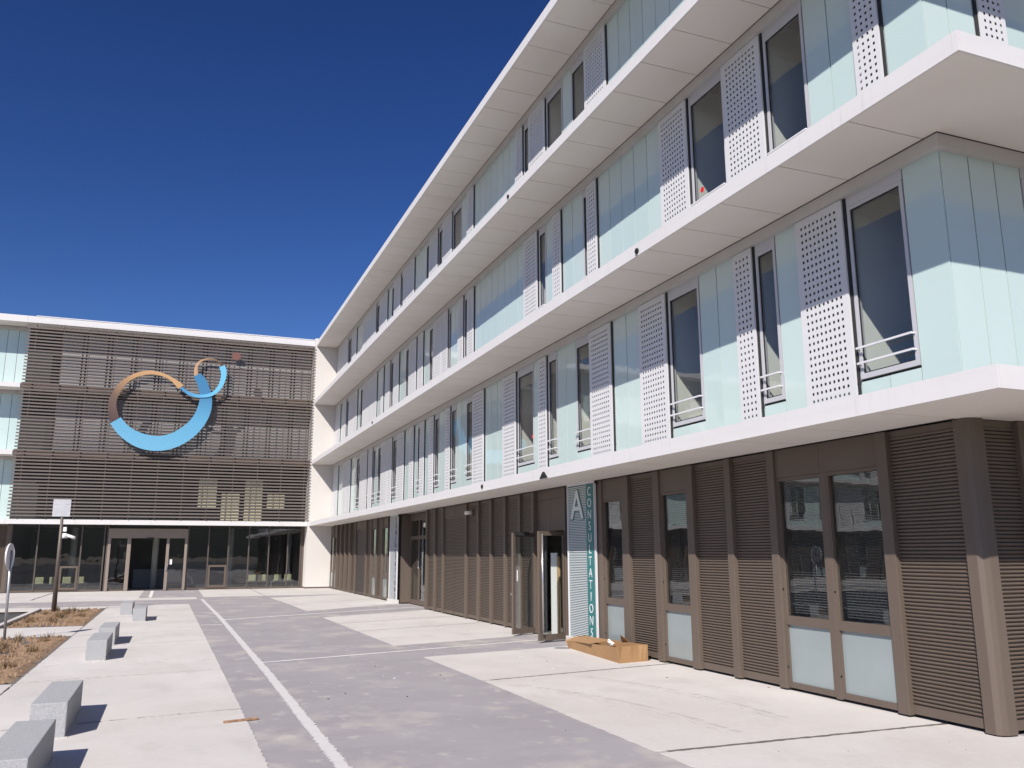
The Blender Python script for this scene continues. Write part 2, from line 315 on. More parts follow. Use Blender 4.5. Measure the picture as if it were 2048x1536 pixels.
def strip():
    """cement smear with powdery, broken edges"""
    m = M_STRIP; t = m.node_tree; bs = t.nodes['Principled BSDF']; out = t.nodes['Material Output']
    uv = t.nodes.new('ShaderNodeUVMap'); sx = t.nodes.new('ShaderNodeSeparateXYZ'); t.links.new(uv.outputs[0], sx.inputs[0])
    g = t.nodes.new('ShaderNodeNewGeometry')
    def math_(op, a, c, d=None):
        n = t.nodes.new('ShaderNodeMath'); n.operation = op
        for i, v in enumerate((a, c, d)):
            if v is None: continue
            if isinstance(v, (int, float)): n.inputs[i].default_value = v
            else: t.links.new(v, n.inputs[i])
        return n.outputs[0]
    dist = math_('ABSOLUTE', math_('SUBTRACT', sx.outputs[0], .5), 0.0)
    def noise(sc):
        n = t.nodes.new('ShaderNodeTexNoise'); n.inputs['Scale'].default_value = sc; n.inputs['Detail'].default_value = 6; n.inputs['Roughness'].default_value = .7
        t.links.new(g.outputs['Position'], n.inputs['Vector']); return n.outputs['Fac']
    k = math_('SUBTRACT', .225, dist)
    k = math_('MULTIPLY_ADD', math_('SUBTRACT', noise(16), .5), .42, k)
    k = math_('MULTIPLY_ADD', math_('SUBTRACT', noise(2.2), .5), .16, k)
    al = t.nodes.new('ShaderNodeMath'); al.operation = 'MULTIPLY'; al.use_clamp = True; al.inputs[1].default_value = 16.0; t.links.new(k, al.inputs[0])
    tr = t.nodes.new('ShaderNodeBsdfTransparent'); mx = t.nodes.new('ShaderNodeMixShader')
    t.links.new(al.outputs[0], mx.inputs[0]); t.links.new(tr.outputs[0], mx.inputs[1]); t.links.new(bs.outputs[0], mx.inputs[2]); t.links.new(mx.outputs[0], out.inputs[0])
    b = MB(); z = 0.0045; hw = .20
    def cx(y): return 1.70 - max(0, y-16)*0.0075 - max(0, y-30)*0.009
    ys = [-9 + i*0.4 for i in range(129)]
    for y0, y1 in zip(ys[:-1], ys[1:]): b.quad((cx(y0)-hw, y0, z), (cx(y0)+hw, y0, z), (cx(y1)+hw, y1, z), (cx(y1)-hw, y1, z))
    o = b.build('cement_strip', m, drive); ul = o.data.uv_layers.new(name='UVMap')
    for i, l in enumerate(ul.data): l.uv = ((0, 0), (1, 0), (1, 1), (0, 1))[i % 4]
    return o
tag(strip(), kind='stuff')
def crumbs(name, n, box, m, parent, zt):
    b = MB()
    for _ in range(n):
        x, y = random.uniform(box[0], box[1]), random.uniform(box[2], box[3]); s = random.choice((.003, .004, .005, .006, .011))
        b.box(x-s, x+s*random.uniform(.5, 2), y-s, y+s, zt-.002, zt+s*.8)
    return tag(b.build(name, m, parent), kind='stuff')
crumbs('grit', 70, (1.0, 8.8, 6, 26), M_JOINT, drive, .004)
crumbs('plaster_crumbs', 20, (2.0, 7.5, 6.5, 20), M_LINE, drive, .004)

def tyre_track(p0, p1, wd, m, bend):
    b = MB(); a, c = Vector((*p0, 0)), Vector((*p1, 0)); d = (c-a).normalized(); nn = Vector((-d.y, d.x, 0)); L = (c-a).length; s = 0
    while s < L:
        ctr = a+d*s+nn*bend*math.sin(s/L*math.pi)
        for sd in (-1, 1):
            if random.random() < .3: continue
            q = ctr+nn*sd*wd*.28; l = wd*.36*random.uniform(.5, 1.1); t = .020*random.uniform(.6, 1.2)
            k = [q-nn*l*.5-d*t, q+nn*l*.5-d*t+d*sd*.05, q+nn*l*.5+d*t+d*sd*.05, q-nn*l*.5+d*t]
            b.quad(*[(v.x+random.uniform(-.008, .008), v.y+random.uniform(-.008, .008), .0085) for v in k])
        s += .085
    return tag(b.build('tyre_track', m, drive), kind='stuff')
M_TRACK = mat('track_dust', (0.515, 0.475, 0.455), .95, noise=.12, scale=12)
tyre_track((5.2, 13.0), (6.2, 8.6), .26, M_TRACK, .3); tyre_track((6.6, 13.4), (7.3, 9.2), .24, M_TRACK, .25)
# planting beds with dry soil
def bed(name, poly, n, label):
    xs = [p[0] for p in poly]; ys = [p[1] for p in poly]
    x0, x1, y0, y1 = min(xs), max(xs), min(ys), max(ys); nx, ny = max(8, int((x1-x0)/.09)), int((y1-y0)/.09)
    b = MB()
    for j in range(ny+1):
        for i in range(nx+1):
            u, v = i/nx, j/ny
            e = min(1, min(u, 1-u, v, 1-v)*12)
            z = -0.03 + e*(0.035 + 0.05*math.sin(u*9.0+math.sin(v*21)*.6)*0.6 + random.uniform(-.018, .022))
            b.v.append((x0+(x1-x0)*u, y0+(y1-y0)*v, z))
    for j in range(ny):
        for i in range(nx):
            a = j*(nx+1)+i; b.f.append((a, a+1, a+nx+2, a+nx+1))
    for _ in range(int((x1-x0)*(y1-y0)*26)):             # clods and stones
        x, y, s = random.uniform(x0+.1, x1-.1), random.uniform(y0+.1, y1-.1), random.uniform(.012, .04)
        b.tube((x, y, 0), (x+random.uniform(-.02, .02), y, .03+s), s*1.3, s*.5, 5)
    o = b.build(name, M_SOIL); tag(o, kind='structure')
    gb = MB()
    for _ in range(n):                                   # dry tufts in loose rows
        row = random.randint(0, 2); y = y0+.3+(y1-y0-.6)*(random.randint(0, 15)+.5)/16+random.gauss(0, .10); x = x0+(x1-x0)*(.2+.3*row)+random.gauss(0, .07)+.08*math.sin(y*3+row)
        if math.sin(y*2.3+row*1.9)+math.sin(y*5.1+row) < 0.25: continue
        h = random.uniform(.06, .24)
        for _k in range(16):
            t = random.uniform(0, 6.28); l = random.uniform(.25, 1)*h; q = (x+random.gauss(0, .05), y+random.gauss(0, .06), 0.01)
            tip = (q[0]+math.cos(t)*l*.7, q[1]+math.sin(t)*l*.7, .03+l); wv = (-math.sin(t)*.006, math.cos(t)*.006)
            k = len(gb.v); gb.v += [(q[0]-wv[0], q[1]-wv[1], q[2]), (q[0]+wv[0], q[1]+wv[1], q[2]), tip]; gb.f.append((k, k+1, k+2))
    g = gb.build('dry_grass', M_DRYG); tag(g, label, 'grass', kind='stuff')
bed('soil', [(-4.38, 16.28), (-2.24, 24.95)], 330, 'dry brown tufts growing in rows in the near soil bed')
bed('soil', [(-4.38, 28.3), (-2.24, 36.5)], 330, 'dry brown tufts in the far soil bed around the tall pole')
for y0, y1 in ((-9, 16.2), (16.2, 28.2), (28.2, 36.6)):
    b = MB(); b.box(-4.56, -4.40, y0+.01, y1-.01, -0.1, 0.07); o = b.build('kerb', M_CONC, None, bevel=0.012); tag(o, kind='structure')

# far wooded hills behind the viewer (seen only mirrored in the panes)
hb = MB(); n = 90
for i in range(n+1):
    t = R(150 + 240*i/n); r = 420
    h = 34 + 10*math.sin(i*.21) + 6*math.sin(i*.53+1)+3*math.sin(i*1.7)
    for rr, zz in ((r, -1), (r+60, h*.7), (r+140, h), (r+400, -1)):
        hb.v.append((rr*math.cos(t), rr*math.sin(t), zz))
for i in range(n):
    for k in range(3): a = i*4+k; hb.f.append((a, a+4, a+5, a+1))
tag(hb.build('hills', M_HILL, smooth=True), kind='structure')

# ------------------------------------------------------------------ facade kit: u along the wall, d outwards, z up
SO = [3.65, 7.35, 11.05, 14.74]                      # slab undersides
XF, YE, YB = 8.86, 7.33, 53.3
def map_main(u, d): return (XF-d, u)                  # long wall of the wing, faces -X
def map_end(u, d): return (u, YE-d)                   # short end of the wing, faces -Y
def map_block(u, d): return (u, YB-d)                 # entrance block, faces -Y
def jitter(b, mp, dep, amp):
    """tip a pane a hair out of plane, as mounted glass is"""
    ax = 0 if mp is map_main else 1
    k = {}
    for i, v in enumerate(b.v):
        q = (round(v[1-ax], 3), round(v[2], 3))
        if q not in k: k[q] = random.uniform(-amp, amp)
        v = list(v); v[ax] += k[q]; b.v[i] = tuple(v)
def ub(b, mp, u0, u1, d0, d1, z0, z1):
    p, q = mp(u0, d0), mp(u1, d1); b.box(p[0], q[0], p[1], q[1], z0, z1)
ROTS = {map_main: math.pi/2, map_end: math.pi, map_block: math.pi}

SHUT = {}
def shutter_mesh(ncol, width, height):
    key = (ncol, round(height, 2))
    if key in SHUT: return SHUT[key]
    nrow = round((height-.16)/.112)
    mx, mz = width*0.10, 0.09
    pw, ph = (width-2*mx)/ncol, (height-2*mz)/nrow; h = 0.043
    xs = [0]; zs = [0]
    for i in range(ncol): c = mx+pw*(i+.5); xs += [c-h/2, c+h/2]
    for i in range(nrow): c = mz+ph*(i+.5); zs += [c-h/2, c+h/2]
    xs.append(width); zs.append(height)
    xs = [x-width/2 for x in xs]
    nx, nz = len(xs), len(zs); T = 0.002
    v = []; f = []
    for y in (T, -T):                                   # +y local is outwards
        for z in zs:
            for x in xs: v.append((x, y, z))
    N = nx*nz
    hole = lambda i, j: i % 2 == 1 and j % 2 == 1 and 0 < i < nx-2+1 and i < nx-1 and j < nz-1
    for j in range(nz-1):
        for i in range(nx-1):
            a = j*nx+i; q = (a, a+1, a+nx+1, a+nx)
            if not hole(i, j):
                f.append(tuple(reversed(q))); f.append(tuple(N+k for k in q))
            else:
                for k in range(4): s, t = q[k], q[(k+1) % 4]; f.append((s, t, N+t, N+s))
    ring = [(0, nx-1), (nx-1, N-1), (N-1, N-nx), (N-nx, 0)]
    for s, t in ring: f.append((s, t, N+t, N+s))
    # stiffening channels on both long sides
    b = MB(); b.v = v; b.f = f
    for sx in (-1, 1): b.box(sx*width/2, sx*(width/2-.030), -T-.022, -T, 0.0, height)
    b.box(-width/2+.036, width/2-.036, -T-.020, -T, 0, .04); b.box(-width/2+.036, width/2-.036, -T-.020, -T, height-.04, height)
    SHUT[key] = b.mesh('perforated_shutter', M_PERF); return SHUT[key]

def window(parent, mp, u0, u1, z0, z1, rails, sill, f=0.055):
    b = MB()
    ub(b, mp, u0+.012, u0+.012+f, -.06, .022, z0, z1-.15); ub(b, mp, u1-.012-f, u1-.012, -.06, .022, z0, z1-.15)
    ub(b, mp, u0+.012+f, u1-.012-f, -.06, .021, z0, z0+f+.02); ub(b, mp, u0+.012+f, u1-.012-f, -.06, .021, z1-.15-f, z1-.15)
    ub(b, mp, u0+.006, u1-.006, -.06, .018, z1-.146, z1)              # box above the frame
    o = b.build('window', M_FRAME, parent)
    g = MB(); ub(g, mp, u0+.012+f, u1-.012-f, -.024, -.012, z0+f+.02, z1-.15-f); jitter(g, mp, 0, .0015); g.build('pane', M_GLASS, o)
    k = MB(); w_ = .018
    a0, a1, c0, c1 = u0+.012+f, u1-.012-f, z0+f+.02, z1-.15-f
    if a1-a0 > .08:
        for (p, q, r_, s_) in ((a0, a0+w_, c0, c1), (a1-w_, a1, c0, c1), (a0+w_, a1-w_, c0, c0+w_), (a0+w_, a1-w_, c1-w_, c1)):
            ub(k, mp, p, q, -.010, .004, r_, s_)
        k.build('gasket', M_BLACK, o)
    if rails:
        for zz in (z0+.20, z0+.42):
            b = MB(); ub(b, mp, u0+.03, u1-.03, .075, .095, zz, zz+.028)
            for uu in (u0+.03, u1-.055): ub(b, mp, uu, uu+.025, .023, .0749, zz+.004, zz+.024)
            b.build('guard_rail', M_ALU, o)
    if sill:
        b = MB(); ub(b, mp, u0+.012, u1-.012, -.04, -.02, z0-.035, z0); b.build('sill_gap', M_BLACK, o)
    return o

def glass_run(parent, mp, u0, u1, z0, z1):
    n = max(1, round((u1-u0)/.54)); s = (u1-u0)/n
    for i in range(n):
        b = MB(); ub(b, mp, u0+i*s+.010, u0+(i+1)*s-.010, -.006, .014, z0, z1); jitter(b, mp, 0, .0022); b.build('glass_panel', M_MINT, parent)

def storey(parent, mp, segs, f, rails=True, wallmat=M_INT, detail=True):
    """segs: list of (kind, u0, u1); f storey index 1..3"""
    zb, zt = SO[f-1]+.235, SO[f]-.19
    back = MB()
    for kind, u0, u1 in segs:
        wd = u1-u0
        if kind == 'G':
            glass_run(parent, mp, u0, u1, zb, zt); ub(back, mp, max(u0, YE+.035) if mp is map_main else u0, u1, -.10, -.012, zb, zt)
        elif kind == 'P':
            n = max(1, round(wd/.54)); parts = []
            while n > 0: k = min(2, n); parts.append(k); n -= k
            tot = sum(parts); u = u0
            window(parent, mp, u0, u1, zb+.52, zt, False, False)
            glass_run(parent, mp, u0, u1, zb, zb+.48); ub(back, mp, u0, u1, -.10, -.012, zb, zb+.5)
            for k in parts:
                ww = wd*k/tot; base = .54*k
                me = shutter_mesh(4 if k == 1 else 9, base, zt-zb-.03)
                p = mp(u+ww/2+.018, .066); place('perforated_shutter', me, parent, (p[0], p[1], zb+.02), ROTS[mp], (ww-.055)/base)
                g_ = MB(); ub(g_, mp, u+.001, u+.046, .016, .034, zb+.01, zt-.002); g_.build('shutter_shade_strip', M_DARK, parent)  # dark strip painting in the shadow gap at the shutter's near side
                u += ww
        else:
            window(parent, mp, u0, u1, zb+.55, zt, rails, True)
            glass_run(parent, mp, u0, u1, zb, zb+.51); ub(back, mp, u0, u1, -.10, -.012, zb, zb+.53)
            b = MB(); ub(b, mp, u1-.02, u1+.10, -3.6, -.105, zb, SO[f]+.02); b.build('partition', wallmat, parent)
            if wd > .7 and random.random() < .6:
                hh = random.choice((.95, 1.25, 1.7)); b = MB(); ub(b, mp, u1-.75, u1-.04, -2.3, -1.5, zb, zb+hh); b.build('cabinet', M_PALE, parent, bevel=.01)
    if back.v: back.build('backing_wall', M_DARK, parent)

def seglist(items, end):
    out = []
    for (k, u), nx in zip(items, items[1:]+[('', end)]):
        out.append((('G' if k == 'g' else k), u, nx[1]))
    return out

F1 = seglist([('G',7.31),('W',7.91),('P',8.95),('G',10.01),('W',10.55),('P',11.07),('G',11.63),('W',12.74),('P',13.82),('G',14.93),('P',16.12),('W',17.23),('G',18.04),('W',19.12),('P',19.69),('G',20.29),('W',20.65),('P',21.84),('G',22.93),('P',24.55),('W',25.68),('G',26.42),('W',27.50),('P',28.08),('G',28.68),('W',29.56),('P',30.14),('G',30.82),('P',31.43),('W',32.1),('G',32.55),('P',33.0),('G',33.71),('P',34.56),('W',35.84),('P',36.71),('P',37.61),('W',38.89),('G',39.71),('W',40.26),('P',40.76),('W',41.68),('P',41.97),('P',42.7),('W',43.76),('G',44.81),('P',46.32),('G',48.62),('P',50.14)], 51.85)
F2 = seglist([('G',7.31),('P',7.97),('G',8.51),('W',9.53),('P',10.52),('W',11.66),('P',12.80),('G',13.86),('P',16.66),('W',17.21),('G',17.50),('P',18.68),('G',19.25),('W',19.72),('P',20.22),('G',21.25),('P',25.60),('W',26.30),('P',26.72),('G',27.33),('W',28.2),('P',28.5),('P',29.3),('W',30.42),('G',31.07),('P',31.82),('W',32.61),('P',32.87),('W',34.07),('G',34.74),('P',35.79),('W',36.8),('P',37.48),('G',38.37),('P',38.78),('G',39.3),('P',40.22),('P',41.3),('P',42.24),('W',43.61),('G',44.39),('P',45.05),('P',46.02),('W',47.47),('P',48.3),('G',49.32),('P',50.13)], 51.85)
F3 = seglist([('G',7.31),('W',8.43),('P',9.5),('G',10.58),('P',16.02),('W',17.19),('G',18.02),('W',18.55),('P',19.61),('W',20.81),('P',21.26),('G',21.86),('P',25.70),('G',26.42),('W',27.12),('P',28.14),('W',29.34),('P',29.97),('W',31.17),('G',31.74),('P',33.44),('P',34.74),('W',35.4),('P',35.81),('W',37.08),('G',37.67),('P',38.38),('P',39.22),('W',40.09),('P',40.88),('P',41.82),('P',42.67),('G',44.14),('P',45.84),('W',47.21),('P',48.35),('P',50.1)], 51.85)

# ------------------------------------------------------------------ the long wing
wing = thing('clinic_wing', 'long white four-level clinic wing with mint glass, perforated shutters and brown ground floor', 'building', (XF, YE, 0))
XN, YN, XR, YR = 7.475, 5.785, 20.0, 51.86            # slab noses and far limits
soff_y = [5.81, 7.43, 8.76, 10.13]
while soff_y[-1] < 50.9: soff_y.append(soff_y[-1]+1.087)
soff_y.append(51.86)
for k, s in enumerate(SO):
    b = MB(); b.box(XN+.03, XR, YN+.03, YR, s+.022, s+.215)
    slab = b.build('balcony_slab', M_SLABB, wing)
    for a, c in zip(soff_y[:-1], soff_y[1:]):
        b = MB(); b.box(XN+.012, 8.74 if a > 7.0 else XR, a+.008, c-.008, s, s+.02); b.build('soffit_panel', M_SOFFIT, slab)
    b = MB(); b.box(8.94, 11.2, 5.81+1.63, 7.18, s, s+.02)
    # nose boards along the long side and round the short end
    ys = [YN, 7.43] + [7.43+3.26*i for i in range(1, 14)] + [YR]
    zt = s+.24 if k < 3 else s+.27
    for a, c in zip(ys[:-1], ys[1:]):
        b = MB(); b.box(XN, XN+.028, a+.003, c-.003, s-.004, zt); b.box(XN+.029, XN+.33, a+.003, c-.003, zt-.022, zt); b.build('nose_board', M_WHITE, slab)
    xs = [XN+.331, 10.1, 13.4, 16.7, XR]
    for a, c in zip(xs[:-1], xs[1:]):
        b = MB(); b.box(a+.003-(.30 if a < 8 else 0), c-.003, YN, YN+.028, s-.004, zt-.0225); b.box(a+.003, c-.003, YN, YN+.33, zt-.0224, zt); b.build('nose_board', M_WHITE, slab)
    # header rail under the soffit
    if k > 0:
        b = MB(); b.box(8.745, 8.90, YE-.115, YR, s-.19, s+.001); b.box(8.9005, XR, YE-.115, YE+.04, s-.19, s+.001); b.build('header_rail', M_HEAD, wing)
        b = MB(); b.box(8.738, 8.7445, YE-.12, YR, s-.014, s-.002); b.box(8.7445, XR, YE-.122, YE-.1155, s-.014, s-.002); b.build('shadow_gap', M_BLACK, wing)
b = MB(); b.box(XN+.1, XR, YN+.1, YR, SO[3]+.216, SO[3]+.30); b.build('roof', M_HEAD, wing)
b = MB(); b.box(XN+.35, XN+.60, 51.0, 53.0, SO[3]+.25, SO[3]+.62); b.build('roof_upstand', M_RENDER, wing)
b = MB(); b.box(13.1, 13.3, YE+.2, YR, 0.02, SO[3]); b.build('corridor_wall', M_INT, wing)
b = MB(); b.box(XR-.2, XR, YE+.2, YR, 0.0, SO[3]); b.build('rear_wall', M_RENDER, wing)
storey(wing, map_main, F1, 1); storey(wing, map_main, F2, 2); storey(wing, map_main, F3, 3)
storey(wing, map_end, [('G',8.868,9.37),('G',9.37,9.84),('G',9.84,10.33),('W',10.33,11.4),('P',11.4,12.48),('G',12.48,14.1),('P',14.1,15.2),('W',15.2,16.2),('G',16.2,19.9)], 1)
storey(wing, map_end, [('G',8.868,9.32),('G',9.32,9.82),('P',9.82,10.38),('G',10.38,12.0),('W',12.0,13.0),('P',13.0,14.1),('G',14.1,19.9)], 2)
storey(wing, map_end, [('G',8.868,10.5),('W',10.5,11.5),('P',11.5,12.6),('G',12.6,19.9)], 3)

# spouts in the noses
for (y, z) in ((19.03, 11.14), (12.62, 7.43), (20.95, 3.77), (34.82, 7.47)):
    b = MB(); b.tube((XN-.03, y, z), (XN+.01, y, z), .052, .052, 16); b.tube((XN-.035, y, z), (XN-.031, y, z), .040, .040, 16)
    b.build('drain_spout', M_BLACK, wing)
b = MB()
b.v = [(XN-.004, 16.72, 3.66), (XN-.004, 17.15, 3.66), (XN-.004, 16.98, 3.80), (XN-.004, 16.9, 3.80), (XN-.02, 16.72, 3.66), (XN-.02, 17.15, 3.66), (XN-.02, 16.98, 3.80), (XN-.02, 16.9, 3.80)]
b.f = [(4, 5, 6, 7), (0, 4, 7, 3), (1, 2, 6, 5), (2, 3, 7, 6), (0, 1, 5, 4)]
b.build('overflow_notch', M_BLACK, wing)
for y, z in ((12.5, 8.8), (20.81, 5.15)):
    b = MB(); b.tube((8.862, y, z), (8.858, y, z), .055, .055, 20); b.build('round_sticker', M_RED, wing)

# ---- brown ground floor
ZT = 3.65
def ribbed(parent, mp, u0, u1, z0=.05, z1=ZT-.01, d0=-.02, pitch=.0465, name='ribbed_panel', m=M_BROWN, foot=.11):
    b = MB(); prof = []; z = z0+foot
    prof += [(d0+.028, z0), (d0+.028, z)]
    while z+pitch < z1-.04:
        prof += [(d0-.008, z+.001), (d0-.008, z+.009), (d0+.014, z+.012), (d0+.027, z+pitch*.60), (d0+.027, z+pitch*.85), (d0+.016, z+pitch)]; z += pitch
    prof += [(d0+.026, z1)]
    n = len(prof)
    for u in (u0, u1):
        for d, zz in prof: p = mp(u, d); b.v.append((p[0], p[1], zz))
    for i in range(n-1): b.f.append((i, i+1, n+i+1, n+i))
    p0, p1 = mp(u0, d0-.03), mp(u1, d0-.06); b.box(p0[0], p1[0], p0[1], p1[1], z0, z1)
    return b.build(name, m, parent)
def post(parent, mp, u0, u1, d1=.075, z0=.03):
    b = MB(); ub(b, mp, u0, u1, -.06, d1, z0, ZT-.004); return b.build('post', M_BROWN, parent, bevel=0.008)
def low_window(parent, mp, u0, u1, head=3.20):
    b = MB(); f = .034
    ub(b, mp, u0, u0+f, -.06, .03, .05, head); ub(b, mp, u1-f, u1, -.06, .03, .05, head)
    ub(b, mp, u0+f, u1-f, -.06, .028, .05, .13); ub(b, mp, u0+f, u1-f, -.06, .03, .97, 1.10); ub(b, mp, u0+f, u1-f, -.06, .03, head-.05, head)
    o = b.build('window', M_BROWN, parent)
    g = MB(); ub(g, mp, u0+f, u1-f, -.03, -.018, 1.10, head-.05); g.build('pane', M_GLASS, o)
    g = MB(); ub(g, mp, u0+f, u1-f, -.03, -.012, .13, .97); g.build('frosted_pane', M_FROST, o)
    b = MB()
    for zz in (.35, 1.5):
        p = mp(u1-f/2, .03); q = mp(u1-f/2, .045); b.tube((p[0], p[1], zz), (q[0], q[1], zz), .012, .012, 8)
    b.build('lock', M_BLACK, o)
    h = MB(); ub(h, mp, u0, u1, -.06, .035, head+.004, ZT-.005); h.build('head_panel', M_BROWN, parent)
    # slatted blind inside
    bl = MB(); z = 1.14
    if (u1-u0) > .8:
        while z < head-.06: ub(bl, mp, u0+f+.01, u1-f-.01, -.16, -.135, z, z+.010); z += .038
        bl.build('blind', M_INTD, o)
    return o
cols = []
for u0, u1 in ((8.56,8.75),(9.77,9.89),(10.88,11.05),(12.03,12.20),(13.18,13.40),(14.36,14.58),(15.58,15.87),(16.77,17.14)): post(wing, map_main, u0, u1, .075 if u1-u0 > .13 else .035)
for u0, u1 in ((7.49,8.56),(11.05,12.03),(12.20,13.18),(14.58,15.58)): ribbed(wing, map_main, u0, u1)
for u0, u1 in ((8.75,9.77),(9.89,10.88),(13.40,14.36),(15.87,16.77)): low_window(wing, map_main, u0, u1)
# folded corner post and the short end
b = MB()
b.slab([(8.79, 7.49), (8.79, 7.345), (8.83, 7.295), (8.90, 7.268), (9.03, 7.255), (9.03, 7.40), (8.95, 7.49)], .02, ZT-.004)
b.build('corner_post', M_BROWN, wing, bevel=0.006)
post(wing, map_end, 9.62, 9.78); ribbed(wing, map_end, 9.03, 9.62)
for i in range(8):
    u = 9.78+i*1.25; ribbed(wing, map_end, u, u+1.1); post(wing, map_end, u+1.1, u+1.25)
# flat panels behind the banner, entrance A
b = MB(); ub(b, map_main, 17.145, 18.74, -.10, -.03, .03, ZT-.004); b.build('flat_panel', M_BROWN, wing)
post(wing, map_main, 18.745, 18.86, .04); post(wing, map_main, 20.56, 20.72, .10)
b = MB(); ub(b, map_main, 18.86, 20.56, -.06, .0, 3.40, ZT-.004); b.build('head_panel', M_BROWN, wing)
for a, c in ((18.86, 19.705), (19.715, 20.56)):
    b = MB(); ub(b, map_main, a, c, -.06, -.012, 2.60, 3.395); b.build('head_panel', M_BROWN, wing)
b = MB(); ub(b, map_main, 18.86, 20.56, -2.2, -2.1, 0, 3.3); ub(b, map_main, 18.3, 18.4, -2.1, -.11, 0, 3.3); b.build('vestibule_wall', mat('vestibule_grey', (0.34, 0.35, 0.37), .8, noise=.06, scale=1), wing)
b = MB(); ub(b, map_main, 18.45, 22.5, -2.1, -.07, -.02, .004); b.build('vestibule_floor', M_INTF, wing)
def door(parent, h, tip, H=2.56, handle=True, name='door', zb=.05):
    """glazed leaf from hinge h=(x,y) to tip"""
    hx, hy = h; d = Vector((tip[0]-hx, tip[1]-hy, 0)); L = d.length; d.normalize(); nrm = Vector((-d.y, d.x, 0))
    def piece(s0, s1, z0, z1, t, nm, m, par, off=0.0):
        b = MB(); pts = []
        for s, tt in ((s0, -t), (s1, -t), (s1, t), (s0, t)):
            p = Vector((hx, hy, 0))+d*s+nrm*(tt+off); pts.append((p.x, p.y))
        b.slab(pts, z0, z1); return b
    f = .085; fr = MB()
    for (s0, s1, z0, z1, t) in ((0, f, zb, H, .03), (L-f, L, zb, H, .03), (f, L-f, zb, zb+.13, .029), (f, L-f, H-.10, H, .029)):
        q = piece(s0, s1, z0, z1, t, '', None, None); n = len(fr.v); fr.v += q.v; fr.f += [tuple(n+i for i in ff) for ff in q.f]
    o = fr.build(name, M_BROWN, parent)
    piece(f, L-f, zb+.13, H-.10, .006, '', None, None).build('pane', M_DOORGL, o)
    if handle:
        hb_ = MB()
        p = Vector((hx, hy, 0))+d*(L-.06)+nrm*.09
        hb_.tube((p.x, p.y, .35), (p.x, p.y, H-.12), .022, .022, 12)
        for zz in (.5, 1.3, 2.2):
            q = Vector((hx, hy, 0))+d*(L-.06)+nrm*.025; hb_.tube((q.x, q.y, zz), (p.x, p.y, zz), .012, .012, 8)
        hb_.build('handle', M_STEEL, o, smooth=True)
    return o
d1 = door(wing, (8.86, 20.62), (8.05, 20.28), handle=False)
b = MB(); b.box(8.20, 8.206, 20.30, 20.38, 1.35, 1.62); b.build('notice', M_PAPER, d1)
b = MB(); b.box(8.10, 8.52, 20.27, 20.34, 2.49, 2.58); b.build('door_closer', M_BLACK, d1)
b = MB(); b.box(8.02, 8.10, 20.30, 20.35, 1.0, 1.06); b.build('lever', M_STEEL, d1)
d2 = door(wing, (8.86, 18.84), (8.03, 18.58), handle=False)
b = MB(); b.tube((8.12, 18.53, .2), (8.12, 18.53, 2.5), .024, .024, 12); b.build('handle', M_STEEL, d2, smooth=True)
# run of ribbed bays past entrance A
bays = [20.72, 21.73, 22.84, 24.0, 25.15, 26.34]
for a, c in zip(bays[:-1], bays[1:]): ribbed(wing, map_main, a+.001, c-.15); post(wing, map_main, c-.15, c)
for a, c in ((26.345, 27.56), (27.58, 28.70)):
    b = MB(); ub(b, map_main, a, c, -.08, .03, 3.285, ZT-.004); b.build('head_panel', M_BROWN, wing)
    ribbed(wing, map_main, a, c, .05, 3.28, d0=.0, name='service_door')
post(wing, map_main, 28.71, 28.82, .08)
ribbed(wing, map_main, 28.83, 29.74); post(wing, map_main, 29.74, 29.88)
ribbed(wing, map_main, 29.88, 30.78); post(wing, map_main, 30.78, 30.98)
# recessed entrance B
XB = 9.25
b = MB(); b.box(8.87, 9.6, 34.85, 34.98, .05, ZT-.004); b.build('reveal', M_BROWN, wing)
b = MB(); b.box(8.95, 9.6, 30.86, 30.975, .05, ZT-.004); b.build('reveal', M_BROWN, wing)
b = MB(); b.box(XB-.03, XB+.05, 30.98, 34.85, 3.36, ZT-.004); b.build('head_panel', M_BROWN, wing)
es = MB()
for y0, y1 in ((30.98, 31.10), (32.38, 32.50), (33.40, 33.52), (34.74, 34.85)): es.box(XB-.03, XB+.05, y0, y1, .03, 3.355)
for a, c in ((31.101, 32.379), (32.501, 33.399), (33.521, 34.739)):
    es.box(XB-.028, XB+.05, a, c, 2.60, 2.74); es.box(XB-.028, XB+.05, a, c, .03, .20)
sc = es.build('entrance_screen', M_BROWN, wing)
for a, c in ((31.101, 32.379), (32.501, 33.399), (33.521, 34.739)):
    for z0, z1 in ((.20, 2.60), (2.74, 3.355)):
        b = MB(); b.box(XB, XB+.012, a, c, z0, z1); b.build('pane', M_DOORGL, sc)
b = MB(); b.box(XB-.05, XB-.031, 33.43, 33.47, 1.45, 1.75); b.build('notice', M_PAPER, sc)
b = MB(); b.box(10.6, 10.7, 30.5, 36, .0, 3.5); b.build('lobby_wall', M_INT, wing)
b = MB(); b.box(9.4, 10.6, 30.5, 36, -.02, .004); b.build('lobby_floor', M_INTF, wing)
